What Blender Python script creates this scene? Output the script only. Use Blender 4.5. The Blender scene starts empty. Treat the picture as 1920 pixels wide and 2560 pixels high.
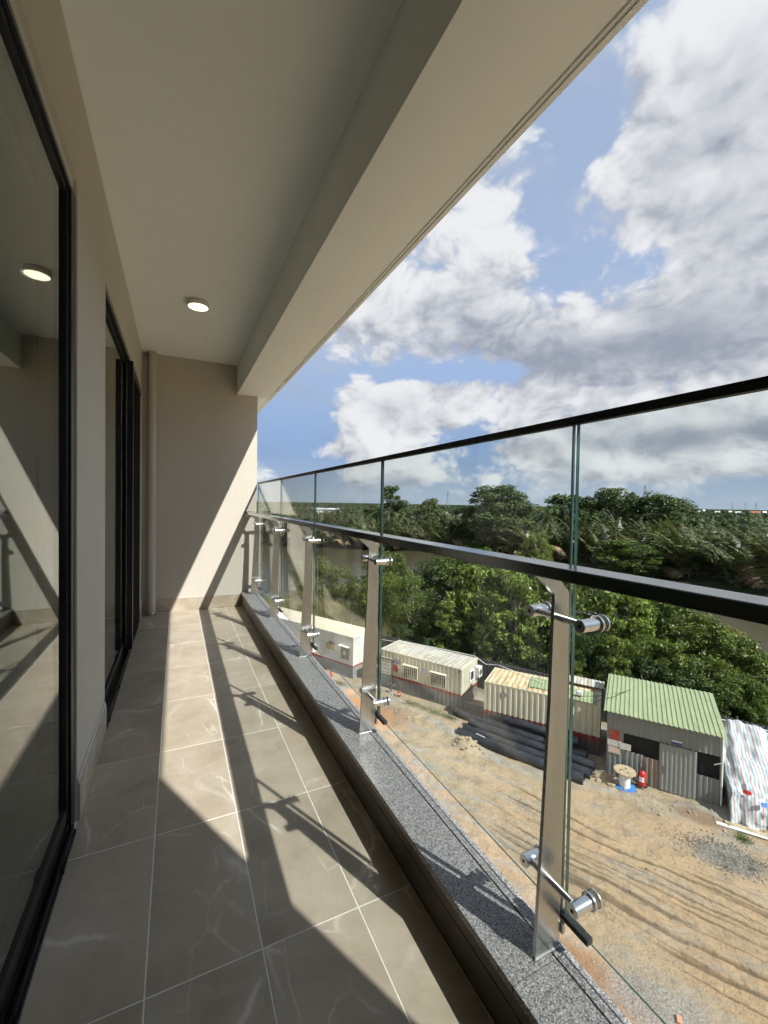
import bpy, bmesh, math, random
import numpy as np
from mathutils import Vector, Matrix

sc = bpy.context.scene
col = sc.collection
R = math.radians

# ------------------------------------------------------------------ camera
CAM_H = 1.30
cam_d = bpy.data.cameras.new('camera')
cam = bpy.data.objects.new('camera', cam_d); col.objects.link(cam); sc.camera = cam
F, YAW, PIT, ROLL = 1067.57, .451751, .0214728, .0162585
def cam_axes():
    fw = np.array([math.sin(YAW)*math.cos(PIT), math.cos(YAW)*math.cos(PIT), -math.sin(PIT)])
    r = np.array([math.cos(YAW), -math.sin(YAW), 0.]); u = np.cross(r, fw)
    c, s = math.cos(ROLL), math.sin(ROLL)
    return fw, c*r+s*u, -s*r+c*u
FW, RT, UP = cam_axes()
cam.matrix_world = Matrix(((RT[0], UP[0], -FW[0], 0), (RT[1], UP[1], -FW[1], 0), (RT[2], UP[2], -FW[2], CAM_H), (0, 0, 0, 1)))
cam_d.sensor_fit = 'VERTICAL'; cam_d.sensor_height = 36.0; cam_d.lens = 36.0*F/2560
cam_d.clip_start = .02; cam_d.clip_end = 20000
def ray(x, y): return FW + RT*(x-960)/F - UP*(y-1280)/F      # direction seen at a photograph pixel (for surveying positions)

# ------------------------------------------------------------------ render settings
cy = sc.cycles
cy.use_denoising = True
try: cy.denoiser = 'OPENIMAGEDENOISE'
except Exception: pass
cy.max_bounces = 7; cy.diffuse_bounces = 4; cy.glossy_bounces = 4; cy.transmission_bounces = 6
cy.transparent_max_bounces = 32; cy.caustics_reflective = False; cy.caustics_refractive = False
cy.sample_clamp_indirect = 6.0
cy.use_adaptive_sampling = True; cy.adaptive_threshold = .03; cy.adaptive_min_samples = 16
vs = sc.view_settings
vs.view_transform = 'Standard'; vs.look = 'None'; vs.gamma = 1.0; vs.exposure = 1.2; vs.use_curve_mapping = False

# ------------------------------------------------------------------ sun
SUN = Vector((.436, -.955, 1.0)).normalized()                  # towards the sun
sun_d = bpy.data.lights.new('sun', 'SUN'); sun_d.energy = 3.3; sun_d.angle = R(.53); sun_d.color = (1, .975, .925)
sun = bpy.data.objects.new('sun', sun_d); col.objects.link(sun)
sun.rotation_euler = SUN.to_track_quat('Z', 'Y').to_euler(); sun.location = (20, -40, 60)

# ------------------------------------------------------------------ node helper
class NT:
    def __init__(s, tree): s.t = tree; s.n = tree.nodes; s.l = tree.links
    def node(s, kind, **kw):
        n = s.n.new(kind)
        for k, v in kw.items(): setattr(n, k, v)
        return n
    def put(s, sock, v):
        if hasattr(v, 'is_output') or isinstance(v, bpy.types.NodeSocket): s.l.new(v, sock)
        elif isinstance(v, (tuple, list)) and len(v) == 3 and sock.type == 'RGBA': sock.default_value = (*v, 1)
        else: sock.default_value = v
    def math(s, op, a, b=None, c=None, clamp=False):
        n = s.node('ShaderNodeMath', operation=op, use_clamp=clamp)
        for i, v in enumerate((a, b, c)):
            if v is not None: s.put(n.inputs[i], v)
        return n.outputs[0]
    def vmath(s, op, a, b=None, scale=None):
        n = s.node('ShaderNodeVectorMath', operation=op)
        s.put(n.inputs[0], a)
        if b is not None: s.put(n.inputs[1], b)
        if scale is not None: s.put(n.inputs['Scale'], scale)
        return n.outputs['Value'] if op in ('DOT_PRODUCT', 'LENGTH', 'DISTANCE') else n.outputs[0]
    def mix(s, f, a, b, mode='MIX'):
        n = s.node('ShaderNodeMix', data_type='RGBA', blend_type=mode)
        s.put(n.inputs[0], f); s.put(n.inputs[6], a); s.put(n.inputs[7], b)
        return n.outputs[2]
    def noise(s, vec, scale, detail=4, rough=.5, dist=0., dims='3D'):
        n = s.node('ShaderNodeTexNoise', noise_dimensions=dims)
        if vec is not None: s.l.new(vec, n.inputs['Vector'])
        n.inputs['Scale'].default_value = scale; n.inputs['Detail'].default_value = detail
        n.inputs['Roughness'].default_value = rough; n.inputs['Distortion'].default_value = dist
        return n
    def voronoi(s, vec, scale, feature='F1'):
        n = s.node('ShaderNodeTexVoronoi', feature=feature)
        if vec is not None: s.l.new(vec, n.inputs['Vector'])
        n.inputs['Scale'].default_value = scale
        return n
    def ramp(s, f, stops, interp='LINEAR'):
        n = s.node('ShaderNodeValToRGB'); cr = n.color_ramp; cr.interpolation = interp
        while len(cr.elements) < len(stops): cr.elements.new(.5)
        for e, (p, c) in zip(cr.elements, stops):
            e.position = p; e.color = (*c, 1) if len(c) == 3 else c
        s.put(n.inputs[0], f)
        return n.outputs[0]
    def smooth(s, v, lo, hi):
        n = s.node('ShaderNodeMapRange', interpolation_type='SMOOTHSTEP')
        s.put(n.inputs[0], v); s.put(n.inputs[1], lo); s.put(n.inputs[2], hi)
        return n.outputs[0]

# ------------------------------------------------------------------ sky: Nishita air with cumulus
w = bpy.data.worlds.new('World'); sc.world = w; w.use_nodes = True
w.cycles.sampling_method = 'MANUAL'; w.cycles.sample_map_resolution = 512
def build_sky():
    T = NT(w.node_tree); T.n.clear()
    out = T.node('ShaderNodeOutputWorld'); bg = T.node('ShaderNodeBackground')
    T.l.new(bg.outputs[0], out.inputs[0]); bg.inputs[1].default_value = .11
    sky = T.node('ShaderNodeTexSky', sky_type='NISHITA'); sky.sun_disc = False
    sky.sun_elevation = math.asin(SUN.z); sky.sun_rotation = math.atan2(SUN.x, SUN.y)
    sky.altitude = 20; sky.air_density = 1.0; sky.dust_density = .6; sky.ozone_density = 1.6
    d = T.vmath('NORMALIZE', T.node('ShaderNodeTexCoord').outputs['Generated'])
    # clouds: fractal density steered by broad cloud banks
    sep = T.node('ShaderNodeSeparateXYZ'); T.l.new(d, sep.inputs[0])
    dz = sep.outputs[2]
    cmb = T.node('ShaderNodeCombineXYZ')
    T.l.new(sep.outputs[0], cmb.inputs[0]); T.l.new(sep.outputs[1], cmb.inputs[1])
    zc = T.math('MULTIPLY', T.math('MAXIMUM', dz, 0.0), 1.45); T.l.new(zc, cmb.inputs[2])
    p = cmb.outputs[0]
    up = T.vmath('ADD', p, (.010, -.018, .045))
    warp = T.noise(p, 5.0, 3, .5)
    wv_ = T.vmath('SCALE', T.vmath('SUBTRACT', warp.outputs['Color'], (.5, .5, .5)), scale=.13)
    def fbm(v):
        v = T.vmath('ADD', v, wv_)
        low = T.noise(v, 2.6, 4, .5).outputs[0]
        f = T.math('ADD', T.math('MULTIPLY', low, .60), T.math('MULTIPLY', T.noise(v, 8.0, 7, .64).outputs[0], .25))
        for sc_, wt in ((6.5, .13), (15.0, .13), (34.0, .085), (75.0, .045)):        # rounded billows
            f = T.math('ADD', f, T.math('MULTIPLY', T.math('SUBTRACT', .55, T.voronoi(v, sc_).outputs['Distance']), wt))
        return T.math('ADD', f, .065), low
    (n0, l0), (n1, l1) = fbm(p), fbm(up)
    banks = None; shade = None
    # broad cloud banks: (photo x, y, half width, half height, density, greyness)
    blobs = [(1010, 1025, 165, 62, 1.0, -.05), (850, 1120, 110, 30, .60, .0), (1240, 580, 170, 190, .75, -.15), (1160, 800, 330, 110, .62, .40),
             (1560, 880, 540, 95, .75, .55), (1770, 440, 280, 260, .72, .0), (1850, 120, 330, 190, .62, .30), (1620, 1030, 500, 50, .60, .05),
             (1720, 1085, 440, 38, .60, .50), (1420, 1130, 300, 45, .55, .1), (1860, 660, 240, 150, .50, .3), (1690, 1180, 320, 26, .40, .1), (1000, 1195, 260, 26, .35, .1),
             (1400, 420, 90, 270, -.45, 0), (1570, 670, 150, 60, -.45, 0), (730, 1000, 100, 130, -.85, 0), (1130, 930, 230, 24, -.75, 0), (1190, 1070, 60, 60, -.45, 0)]
    for (x, y, sx, sy, wgt, gr) in blobs:
        c = ray(x, y); L = np.linalg.norm(c); c = c/L
        e = np.array([c[1], -c[0], 0]); e /= np.linalg.norm(e); u = np.cross(e, c)
        fx, fy = sx/F*(1/L), sy/F*(1/L)
        de = T.math('DIVIDE', T.vmath('DOT_PRODUCT', d, tuple(e)), fx)
        du = T.math('DIVIDE', T.vmath('DOT_PRODUCT', d, tuple(u)), fy)
        q = T.math('ADD', T.math('MULTIPLY', de, de), T.math('MULTIPLY', du, du))
        front = T.math('GREATER_THAN', T.vmath('DOT_PRODUCT', d, tuple(c)), 0.0)
        g = T.math('MULTIPLY', T.math('EXPONENT', T.math('MULTIPLY', q, -1.0)), front)
        v = T.math('MULTIPLY', g, wgt)
        banks = v if banks is None else T.math('ADD', banks, v)
        if wgt > 0:                              # each bank is greyer towards its flat underside
            s_ = T.math('MULTIPLY', g, T.math('SUBTRACT', gr, T.math('MULTIPLY', du, .42)))
            shade = s_ if shade is None else T.math('ADD', shade, s_)
    dens = T.math('ADD', T.math('MULTIPLY', T.math('SUBTRACT', n0, .5), 3.0), T.math('SUBTRACT', banks, .12))
    alpha = T.smooth(dens, -.10, .26)
    edge = T.math('SUBTRACT', 1.0, T.math('MULTIPLY', T.smooth(dens, .2, 1.1), .62))
    lit = T.math('ADD', T.math('MULTIPLY', T.math('MULTIPLY', T.math('SUBTRACT', n0, n1), 2.3), edge), T.math('MULTIPLY', T.math('SUBTRACT', l0, l1), 1.6))
    lum = T.math('SUBTRACT', T.math('ADD', .78, lit), T.math('MULTIPLY', T.math('MAXIMUM', shade, -.2), .62))
    lum = T.math('SUBTRACT', lum, T.math('MULTIPLY', T.smooth(dens, .45, 1.5), .12))
    ccol = T.mix(T.smooth(lum, .10, 1.02), (1.30, 1.45, 1.78), (3.35, 3.42, 3.52))
    # thin milky veil, thicker towards the horizon
    veil = T.math('ADD', .68, T.math('MULTIPLY', T.smooth(n1, .40, .62), .30))
    base = T.mix(1.0, sky.outputs[0], (.56, .73, .90), 'MULTIPLY')
    base = T.mix(veil, base, (1.9, 2.2, 2.75))
    base = T.mix(T.math('SUBTRACT', 1.0, T.smooth(dz, .02, .42)), base, (.95, 1.48, 2.5))
    base = T.mix(T.math('SUBTRACT', 1.0, T.smooth(dz, -.02, .14)), base, (1.85, 2.2, 2.65))
    fade = T.math('MULTIPLY', alpha, T.smooth(dz, -.01, .07))
    fin = T.mix(fade, base, ccol)
    T.l.new(fin, bg.inputs[0])
build_sky()

# ------------------------------------------------------------------ materials
def new_mat(name):
    m = bpy.data.materials.new(name); m.use_nodes = True
    T = NT(m.node_tree); b = T.n['Principled BSDF']
    return m, T, b
def coord(T, kind='Object'): return T.node('ShaderNodeTexCoord').outputs[kind]
def bump(T, b, h, strength=.3, dist=.01):
    n = T.node('ShaderNodeBump'); n.inputs['Strength'].default_value = strength; n.inputs['Distance'].default_value = dist
    T.put(n.inputs['Height'], h); T.l.new(n.outputs[0], b.inputs['Normal'])
def simple(name, c, rough=.6, metal=0., var=.08, scale=6., bmp=0., bscale=60., spec=.5, kind='Object'):
    m, T, b = new_mat(name)
    v = coord(T, kind)
    n = T.noise(v, scale, 5, .6).outputs[0]
    lo = tuple(max(0, x*(1-var*2)) for x in c); hi = tuple(min(1, x*(1+var*2)) for x in c)
    T.l.new(T.ramp(n, [(.3, lo), (.7, hi)]), b.inputs['Base Color'])
    b.inputs['Roughness'].default_value = rough; b.inputs['Metallic'].default_value = metal
    b.inputs['Specular IOR Level'].default_value = spec
    if bmp: bump(T, b, T.noise(v, bscale, 4, .6).outputs[0], bmp, .004)
    return m

M = {}
def paint(name, c, stain=.05):
    m, T, b = new_mat(name); v = coord(T)
    n1 = T.noise(v, 1.3, 4, .6).outputs[0]; n2 = T.noise(v, 14, 5, .6).outputs[0]
    f = T.math('ADD', T.math('MULTIPLY', n1, .6), T.math('MULTIPLY', n2, .4))
    T.l.new(T.ramp(f, [(.3, tuple(x*(1-stain) for x in c)), (.7, tuple(min(1, x*(1+stain)) for x in c))]), b.inputs['Base Color'])
    b.inputs['Roughness'].default_value = .72; b.inputs['Specular IOR Level'].default_value = .3
    roll = T.noise(v, 180, 3, .6).outputs[0]; wave = T.noise(v, 3.5, 2, .5).outputs[0]
    h = T.math('ADD', T.math('MULTIPLY', roll, .12), wave)
    bump(T, b, h, .18, .004)
    return m
M['wall'] = paint('taupe_wall_paint', (.52, .485, .415))
M['ceiling'] = paint('off_white_paint', (.83, .88, .875), .03)
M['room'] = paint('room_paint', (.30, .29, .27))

def tile_mat():
    m, T, b = new_mat('veined_marble_tile')
    oi = T.node('ShaderNodeObjectInfo')
    off = T.vmath('SCALE', (7.3, 13.1, 3.7), scale=T.math('MULTIPLY', oi.outputs['Random'], 9.0))
    v = T.vmath('ADD', coord(T), off)
    rotm = T.node('ShaderNodeMapping'); T.l.new(v, rotm.inputs[0]); rotm.inputs['Scale'].default_value = (1.0, .55, 1)
    T.l.new(T.vmath('SCALE', (0, 0, 1), scale=T.math('MULTIPLY', oi.outputs['Random'], 5.0)), rotm.inputs['Rotation'])
    vr = rotm.outputs[0]
    warp = T.noise(vr, 3.0, 4, .55); wv = T.vmath('SCALE', T.vmath('SUBTRACT', warp.outputs['Color'], (.5, .5, .5)), scale=.11)
    v2 = T.vmath('ADD', vr, wv)
    fw_ = T.noise(vr, 14, 4, .6); v3 = T.vmath('ADD', v2, T.vmath('SCALE', T.vmath('SUBTRACT', fw_.outputs['Color'], (.5, .5, .5)), scale=.035))
    def crack(scale, width):                     # branching, nearly straight veins
        dd = T.voronoi(v3, scale, 'DISTANCE_TO_EDGE').outputs['Distance']
        return T.math('SUBTRACT', 1.0, T.smooth(dd, 0.0, width))
    a = crack(2.3, .020); c = crack(5.2, .026)
    wide = T.math('MULTIPLY', crack(2.3, .10), .22)
    strm = T.smooth(T.noise(v, 2.4, 4, .6).outputs[0], .44, .66); strm2 = T.smooth(T.noise(v, 4.1, 4, .6).outputs[0], .50, .68)
    sv = T.node('ShaderNodeMapping'); T.l.new(v2, sv.inputs[0]); sv.inputs['Rotation'].default_value = (0, 0, .7); sv.inputs['Scale'].default_value = (1.2, 8, 1)
    streak = T.smooth(T.noise(sv.outputs[0], 2.2, 8, .68).outputs[0], .54, .80)
    vein = T.math('ADD', T.math('MULTIPLY', T.math('ADD', a, wide), strm), T.math('MULTIPLY', T.math('MULTIPLY', c, .6), strm2))
    vein = T.math('MINIMUM', T.math('ADD', vein, T.math('MULTIPLY', streak, .42)), 1.0)
    cl = T.noise(v, 3.2, 9, .68, .3).outputs[0]
    base = T.ramp(cl, [(.22, (.29, .242, .178)), (.5, (.42, .364, .28)), (.78, (.53, .475, .385))])
    tone = T.noise(v, 1.4, 4, .6, .5).outputs[0]
    base = T.mix(T.math('MULTIPLY', T.smooth(tone, .5, .7), .35), base, (.40, .31, .225))
    bright = T.math('ADD', .93, T.math('MULTIPLY', oi.outputs['Random'], .14))
    base = T.mix(1.0, base, T.math('MULTIPLY', bright, 1.0), 'MULTIPLY')
    T.l.new(T.mix(T.math('MULTIPLY', vein, .60), base, (.80, .75, .66)), b.inputs['Base Color'])
    rg = T.noise(v, 30, 4, .6).outputs[0]
    T.l.new(T.math('ADD', .30, T.math('MULTIPLY', rg, .18)), b.inputs['Roughness'])
    b.inputs['Specular IOR Level'].default_value = .45
    return m
M['tile'] = tile_mat()
M['grout'] = simple('pale_grout', (.80, .78, .71), .9, var=.06, scale=40)

def granite_mat():
    m, T, b = new_mat('speckled_granite'); v = coord(T)
    n = T.noise(v, 230, 3, .65).outputs[0]; n2 = T.noise(v, 90, 4, .6).outputs[0]
    f = T.math('ADD', T.math('MULTIPLY', n, .72), T.math('MULTIPLY', n2, .28))
    T.l.new(T.ramp(f, [(.38, (.045, .045, .047)), (.46, (.16, .158, .155)), (.54, (.33, .325, .315)), (.64, (.60, .59, .565))]), b.inputs['Base Color'])
    b.inputs['Roughness'].default_value = .38
    return m
M['granite'] = granite_mat()
M['kerb_shaded'] = simple('shaded_kerb_tile', (.085, .068, .048), .4, 0, .2, 5)  # kerb face tile, with the shade of its inner side put into the colour

def steel_mat(name, c, rough, sc_=(2, 2, 60), metal=1.0):
    m, T, b = new_mat(name); v = coord(T)
    mp = T.node('ShaderNodeMapping'); T.l.new(v, mp.inputs[0]); mp.inputs['Scale'].default_value = sc_
    mp2 = T.node('ShaderNodeMapping'); T.l.new(v, mp2.inputs[0]); mp2.inputs['Scale'].default_value = (6, 1, 1.6)
    n = T.noise(mp.outputs[0], 12, 5, .6).outputs[0]; smear = T.noise(mp2.outputs[0], 2.2, 3, .5).outputs[0]
    T.l.new(T.math('ADD', rough, T.math('MULTIPLY', T.math('SUBTRACT', smear, .5), .22)), b.inputs['Roughness'])
    T.l.new(T.ramp(smear, [(.3, tuple(x*.82 for x in c)), (.65, c)]), b.inputs['Base Color'])
    b.inputs['Metallic'].default_value = metal
    return m
M['steel'] = steel_mat('brushed_stainless_steel', (.46, .465, .455), .25)
M['steel_bright'] = steel_mat('polished_stainless_steel', (.80, .79, .77), .27)
M['handrail'] = steel_mat('dark_brushed_metal', (.36, .35, .335), .17, (2, .2, 40), 1.0)
M['cap'] = simple('black_anodised_cap', (.018, .017, .017), .4, .3, .1)
M['black'] = simple('black_aluminium', (.010, .0105, .012), .38, .35, .1)
M['rubber'] = simple('black_rubber', (.02, .022, .022), .6)
M['white_plastic'] = simple('white_plastic', (.72, .71, .67), .45, var=.03)
M['pipe_paint'] = simple('taupe_painted_pipe', (.47, .425, .36), .5, var=.03)
M['dark_hole'] = simple('dark_void', (.012, .012, .012), .9)
M['plaster_smear'] = paint('smeared_plaster', (.55, .54, .50), .12)

def glass_mat(name, tint, f0=.045, dirt=.0):
    # a thin pane: tinted straight-through transmission plus Schlick mirror reflection
    m = bpy.data.materials.new(name); m.use_nodes = True
    T = NT(m.node_tree); T.n.clear()
    out = T.node('ShaderNodeOutputMaterial'); geo = T.node('ShaderNodeNewGeometry')
    dt = T.math('ABSOLUTE', T.vmath('DOT_PRODUCT', geo.outputs['Incoming'], geo.outputs['Normal']))
    fr = T.math('ADD', f0, T.math('MULTIPLY', T.math('POWER', T.math('SUBTRACT', 1.0, dt), 5.0), 1-f0))
    tr = T.node('ShaderNodeBsdfTransparent'); tr.inputs[0].default_value = (*tint, 1)
    gl = T.node('ShaderNodeBsdfGlossy'); gl.inputs['Roughness'].default_value = .0; gl.inputs[0].default_value = (.97, .98, .97, 1)
    mx = T.node('ShaderNodeMixShader'); T.l.new(fr, mx.inputs[0]); T.l.new(tr.outputs[0], mx.inputs[1]); T.l.new(gl.outputs[0], mx.inputs[2])
    res = mx.outputs[0]
    if dirt:
        df = T.node('ShaderNodeBsdfDiffuse'); df.inputs[0].default_value = (.75, .74, .70, 1)
        v = coord(T); mp = T.node('ShaderNodeMapping'); T.l.new(v, mp.inputs[0]); mp.inputs['Scale'].default_value = (1, 1, .35)
        n = T.smooth(T.noise(mp.outputs[0], 7, 6, .7).outputs[0], .45, .8)
        sp = T.smooth(T.noise(v, 160, 2, .5).outputs[0], .70, .76)
        m2 = T.node('ShaderNodeMixShader'); T.l.new(T.math('ADD', T.math('MULTIPLY', n, dirt), T.math('MULTIPLY', sp, dirt*2.5)), m2.inputs[0])
        T.l.new(res, m2.inputs[1]); T.l.new(df.outputs[0], m2.inputs[2]); res = m2.outputs[0]
    T.l.new(res, out.inputs[0])
    return m
M['rail_glass'] = glass_mat('clear_laminated_glass', (.955, .978, .968), .04, .034)
M['glass_edge'] = simple('green_glass_edge', (.028, .068, .058), .12, 0, .3, 8)
M['door_glass'] = glass_mat('dark_tinted_door_glass', (.62, .68, .65), .065, .006)
M['window_glass'] = glass_mat('green_window_glass', (.5, .62, .6), .06)

def emit_mat(name, c, s):
    m, T, b = new_mat(name)
    b.inputs['Base Color'].default_value = (.8, .8, .78, 1); b.inputs['Emission Color'].default_value = (*c, 1); b.inputs['Emission Strength'].default_value = s
    return m
M['lamp'] = emit_mat('lit_lamp_diffuser', (1, .90, .68), 1.15)

# ------------------------------------------------------------------ geometry helpers
class MB:
    def __init__(s): s.v = []; s.f = []; s.m = []
    def add(s, vs_, fs, mi=0):
        o = len(s.v); s.v += [tuple(x) for x in vs_]; s.f += [tuple(i+o for i in f) for f in fs]; s.m += [mi]*len(fs); return s
    def box(s, x0, x1, y0, y1, z0, z1, mi=0):
        return s.add([(x0,y0,z0),(x1,y0,z0),(x1,y1,z0),(x0,y1,z0),(x0,y0,z1),(x1,y0,z1),(x1,y1,z1),(x0,y1,z1)],
                     [(0,3,2,1),(4,5,6,7),(0,1,5,4),(1,2,6,5),(2,3,7,6),(3,0,4,7)], mi)
    def prism(s, prof, axis, t0, t1, mi=0):
        # prof: 2-D outline (counter-clockwise), extruded along axis from t0 to t1; the other two axes in x,y,z order
        n = len(prof)
        def P(a, b, t): return {'x': (t, a, b), 'y': (a, t, b), 'z': (a, b, t)}[axis]
        vs_ = [P(a, b, t0) for a, b in prof] + [P(a, b, t1) for a, b in prof]
        fs = [tuple(range(n)), tuple(range(2*n-1, n-1, -1))] + [(i, i+n, (i+1) % n+n, (i+1) % n) for i in range(n)]
        return s.add(vs_, fs, mi)
    def tube(s, pts, rad, seg=10, cap=True, mi=0):
        pts = [Vector(p) for p in pts]; rads = rad if isinstance(rad, (list, tuple)) else [rad]*len(pts)
        rings = []; prev = None
        for i, p in enumerate(pts):
            t = (pts[min(i+1, len(pts)-1)]-pts[max(i-1, 0)]).normalized()
            a = prev if prev is not None else (Vector((0,0,1)) if abs(t.z) < .9 else Vector((1,0,0)))
            n1 = (a - t*a.dot(t)).normalized(); n2 = t.cross(n1); prev = n1
            rings.append([p + (n1*math.cos(2*math.pi*k/seg)+n2*math.sin(2*math.pi*k/seg))*rads[i] for k in range(seg)])
        vs_ = [q for r_ in rings for q in r_]; fs = []
        for i in range(len(pts)-1):
            for k in range(seg):
                a, b = i*seg+k, i*seg+(k+1) % seg
                fs.append((a, b, b+seg, a+seg))
        if cap: fs += [tuple(range(seg-1, -1, -1)), tuple(range((len(pts)-1)*seg, len(pts)*seg))]
        return s.add(vs_, fs, mi)
    def lathe(s, prof, seg=24, c=(0,0,0), mi=0):
        vs_ = []; fs = []
        for r_, z in prof:
            for k in range(seg): vs_.append((c[0]+r_*math.cos(2*math.pi*k/seg), c[1]+r_*math.sin(2*math.pi*k/seg), c[2]+z))
        n = len(prof)
        for i in range(n-1):
            for k in range(seg):
                a, b = i*seg+k, i*seg+(k+1) % seg
                fs.append((a, b, b+seg, a+seg))
        fs += [tuple(range(seg-1, -1, -1)), tuple(range((n-1)*seg, n*seg))]
        return s.add(vs_, fs, mi)
    def mesh(s, name, mats):
        me = bpy.data.meshes.new(name); me.from_pydata(s.v, [], s.f)
        for m_ in (mats if isinstance(mats, (list, tuple)) else [mats]): me.materials.append(m_)
        if any(s.m): me.polygons.foreach_set('material_index', s.m)
        me.update(); return me
    def build(s, name, mats, parent=None, smooth=False, bevel=0., loc=None, rotz=0):
        me = s.mesh(name, mats)
        o = bpy.data.objects.new(name, me); col.objects.link(o)
        if parent is not None: o.parent = parent
        if loc is not None: o.location = loc
        if rotz: o.rotation_euler.z = rotz
        bm = bmesh.new(); bm.from_mesh(me); bmesh.ops.recalc_face_normals(bm, faces=bm.faces)
        if bevel: bmesh.ops.bevel(bm, geom=[e for e in bm.edges if len(e.link_faces) == 2 and e.calc_face_angle(0) > .6], offset=bevel, segments=2, affect='EDGES', profile=.7, clamp_overlap=True)
        bm.to_mesh(me); bm.free()
        if smooth:
            for p in me.polygons: p.use_smooth = True
            try: me.set_sharp_from_angle(angle=R(35))
            except Exception: pass
        return o
def tag(o, label=None, cat=None, group=None, kind=None):
    if label: o['label'] = label
    if cat: o['category'] = cat
    if group: o['group'] = group
    if kind: o['kind'] = kind
    return o
def thing(name, label, cat, loc=(0,0,0), rotz=0, group=None):
    o = bpy.data.objects.new(name, None); col.objects.link(o); o.location = loc; o.rotation_euler.z = rotz
    o.empty_display_size = .2
    return tag(o, label, cat, group)
def share(o, parent=None, loc=None):
    c = o.copy(); col.objects.link(c)
    if parent is not None: c.parent = parent
    if loc is not None: c.location = loc
    return c
def copy_tree(o, parent=None):
    c = o.copy(); col.objects.link(c)
    if parent is not None: c.parent = parent
    for ch in list(o.children): copy_tree(ch, c)
    return c
def np_mesh(name, V, Q, mats, mi=None, smooth=False):
    # V (n,3) array, Q (m,k) faces of equal size
    me = bpy.data.meshes.new(name); V = np.asarray(V, np.float32); Q = np.asarray(Q, np.int32); k = Q.shape[1]
    me.vertices.add(len(V)); me.vertices.foreach_set('co', V.ravel())
    me.loops.add(Q.size); me.loops.foreach_set('vertex_index', Q.ravel())
    me.polygons.add(len(Q)); me.polygons.foreach_set('loop_start', np.arange(0, Q.size, k, dtype=np.int32))
    try: me.polygons.foreach_set('loop_total', np.full(len(Q), k, np.int32))
    except Exception: pass
    for m_ in (mats if isinstance(mats, (list, tuple)) else [mats]): me.materials.append(m_)
    if mi is not None: me.polygons.foreach_set('material_index', np.asarray(mi, np.int32))
    if smooth: me.polygons.foreach_set('use_smooth', np.ones(len(Q), bool))
    me.update(calc_edges=True); me.validate()
    return me

# ================================================================== THE BALCONY
YO = -1.9                                       # back end, behind the camera
XW, XC, YF, YN = -.355, .722, 5.49, -.31        # inner wall, kerb face, far wall, near wall
ZC, ZB, XB0, XB1 = 2.935, 2.59, .652, 1.07      # ceiling, beam underside, beam faces

# floor: grout bed with single tiles
fl = tag(MB().box(-.62, .90, YO-.3, YF+.2, -.18, -.0007).build('floor', M['grout']), kind='structure')
GX0, GY0, PX, PY, GAP = -.0695, 1.838, .3008, .6016, .0042
tile_cache = {}
def tile(x0, x1, y0, y1, parent, name='tile'):
    w_, l_ = round(x1-x0, 4), round(y1-y0, 4)
    if (w_, l_) not in tile_cache:
        mb = MB().box(-w_/2, w_/2, -l_/2, l_/2, -.009, 0)
        o = mb.build(name, M['tile'], parent, bevel=.0009); tile_cache[(w_, l_)] = o
    else:
        o = share(tile_cache[(w_, l_)], parent)
    o.location = ((x0+x1)/2, (y0+y1)/2, random.Random(x0*31+y0*7).uniform(-.0004, .0004))
    return o
xs = [XW+.002] + [GX0+PX*i for i in range(0, 3)] + [XC-.001]
ys = [YO+.002] + [GY0+PY*j for j in range(-6, 7) if GY0+PY*j < YF-.01] + [YF-.002]
for i in range(len(xs)-1):
    for j in range(len(ys)-1):
        a, b, c, d = xs[i]+(GAP/2 if i else 0), xs[i+1]-(GAP/2 if i < len(xs)-2 else 0), ys[j]+(GAP/2 if j else 0), ys[j+1]-(GAP/2 if j < len(ys)-2 else 0)
        if j == len(ys)-2 and i == 0: continue          # slot drain by the far wall
        tile(a, b, c, d, fl)

# walls, ceiling, beam
D1, D2a, D2b = 2.05, 2.78, 5.15
mb = MB().box(-.60, XW, D1, D2a, -.01, 3.1).box(-.60, XW, YO-.35, D1, 2.53, 3.1).box(-.60, XW, D2a, D2b, 2.475, 3.1).box(-.60, XW, D2b, YF+.2, -.01, 3.1)
wl = tag(mb.build('wall_left', M['wall']), kind='structure')
wf = tag(MB().box(XW-.24, .895, YF, YF+.2, -.25, 3.05).build('wall_far', M['wall'], bevel=.003), kind='structure')
wn = tag(MB().box(.62, 1.095, YN-.2, YN, -.25, 3.05).build('wall_near', M['wall']), kind='structure')
tag(MB().box(-.60, 1.0, YO-.2, YO, -.25, 3.05).build('wall_back', M['wall']), kind='structure')
tag(MB().box(-.60, .70, YO-.1, YF+.2, ZC, 3.2).build('ceiling', M['ceiling']), kind='structure')
g = .010
tag(MB().prism([(XB0, ZB), (1.027, ZB), (1.027, ZB+g), (1.037, ZB+g), (1.037, ZB), (1.05, ZB), (1.05, ZB-.006), (XB1, ZB-.006), (XB1, 3.4), (XB0, 3.4)], 'y', YO-1.2, 16).build('beam', M['ceiling']), kind='structure')
# skirting tiles: far wall and the pier between the doors
for x0, x1 in ((XW+.001, -.0705), (-.0690, .2305), (.2325, XC-.001)):
    o = MB().box(x0, x1, YF-.009, YF-.0005, .001, .15).build('skirting_tile', M['tile'], wf, bevel=.001)
for k, (y0, y1) in enumerate(((D1+.002, 2.438), (2.441, D2a-.003), (D2b+.003, YF-.011))):
    MB().box(XW+.0005, XW+.010, y0, y1, .001, .15).build('skirting_tile', M['tile'], wl, bevel=.001)
    MB().box(XW+.0004, XW+.006, y0, y1, .151, .172).build('plaster_bead', M['plaster_smear'], wl, bevel=.002)
MB().box(XW+.01, XC-.002, YF-.008, YF-.0006, .1505, .156).build('plaster_bead', M['plaster_smear'], wf, bevel=.002)

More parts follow.
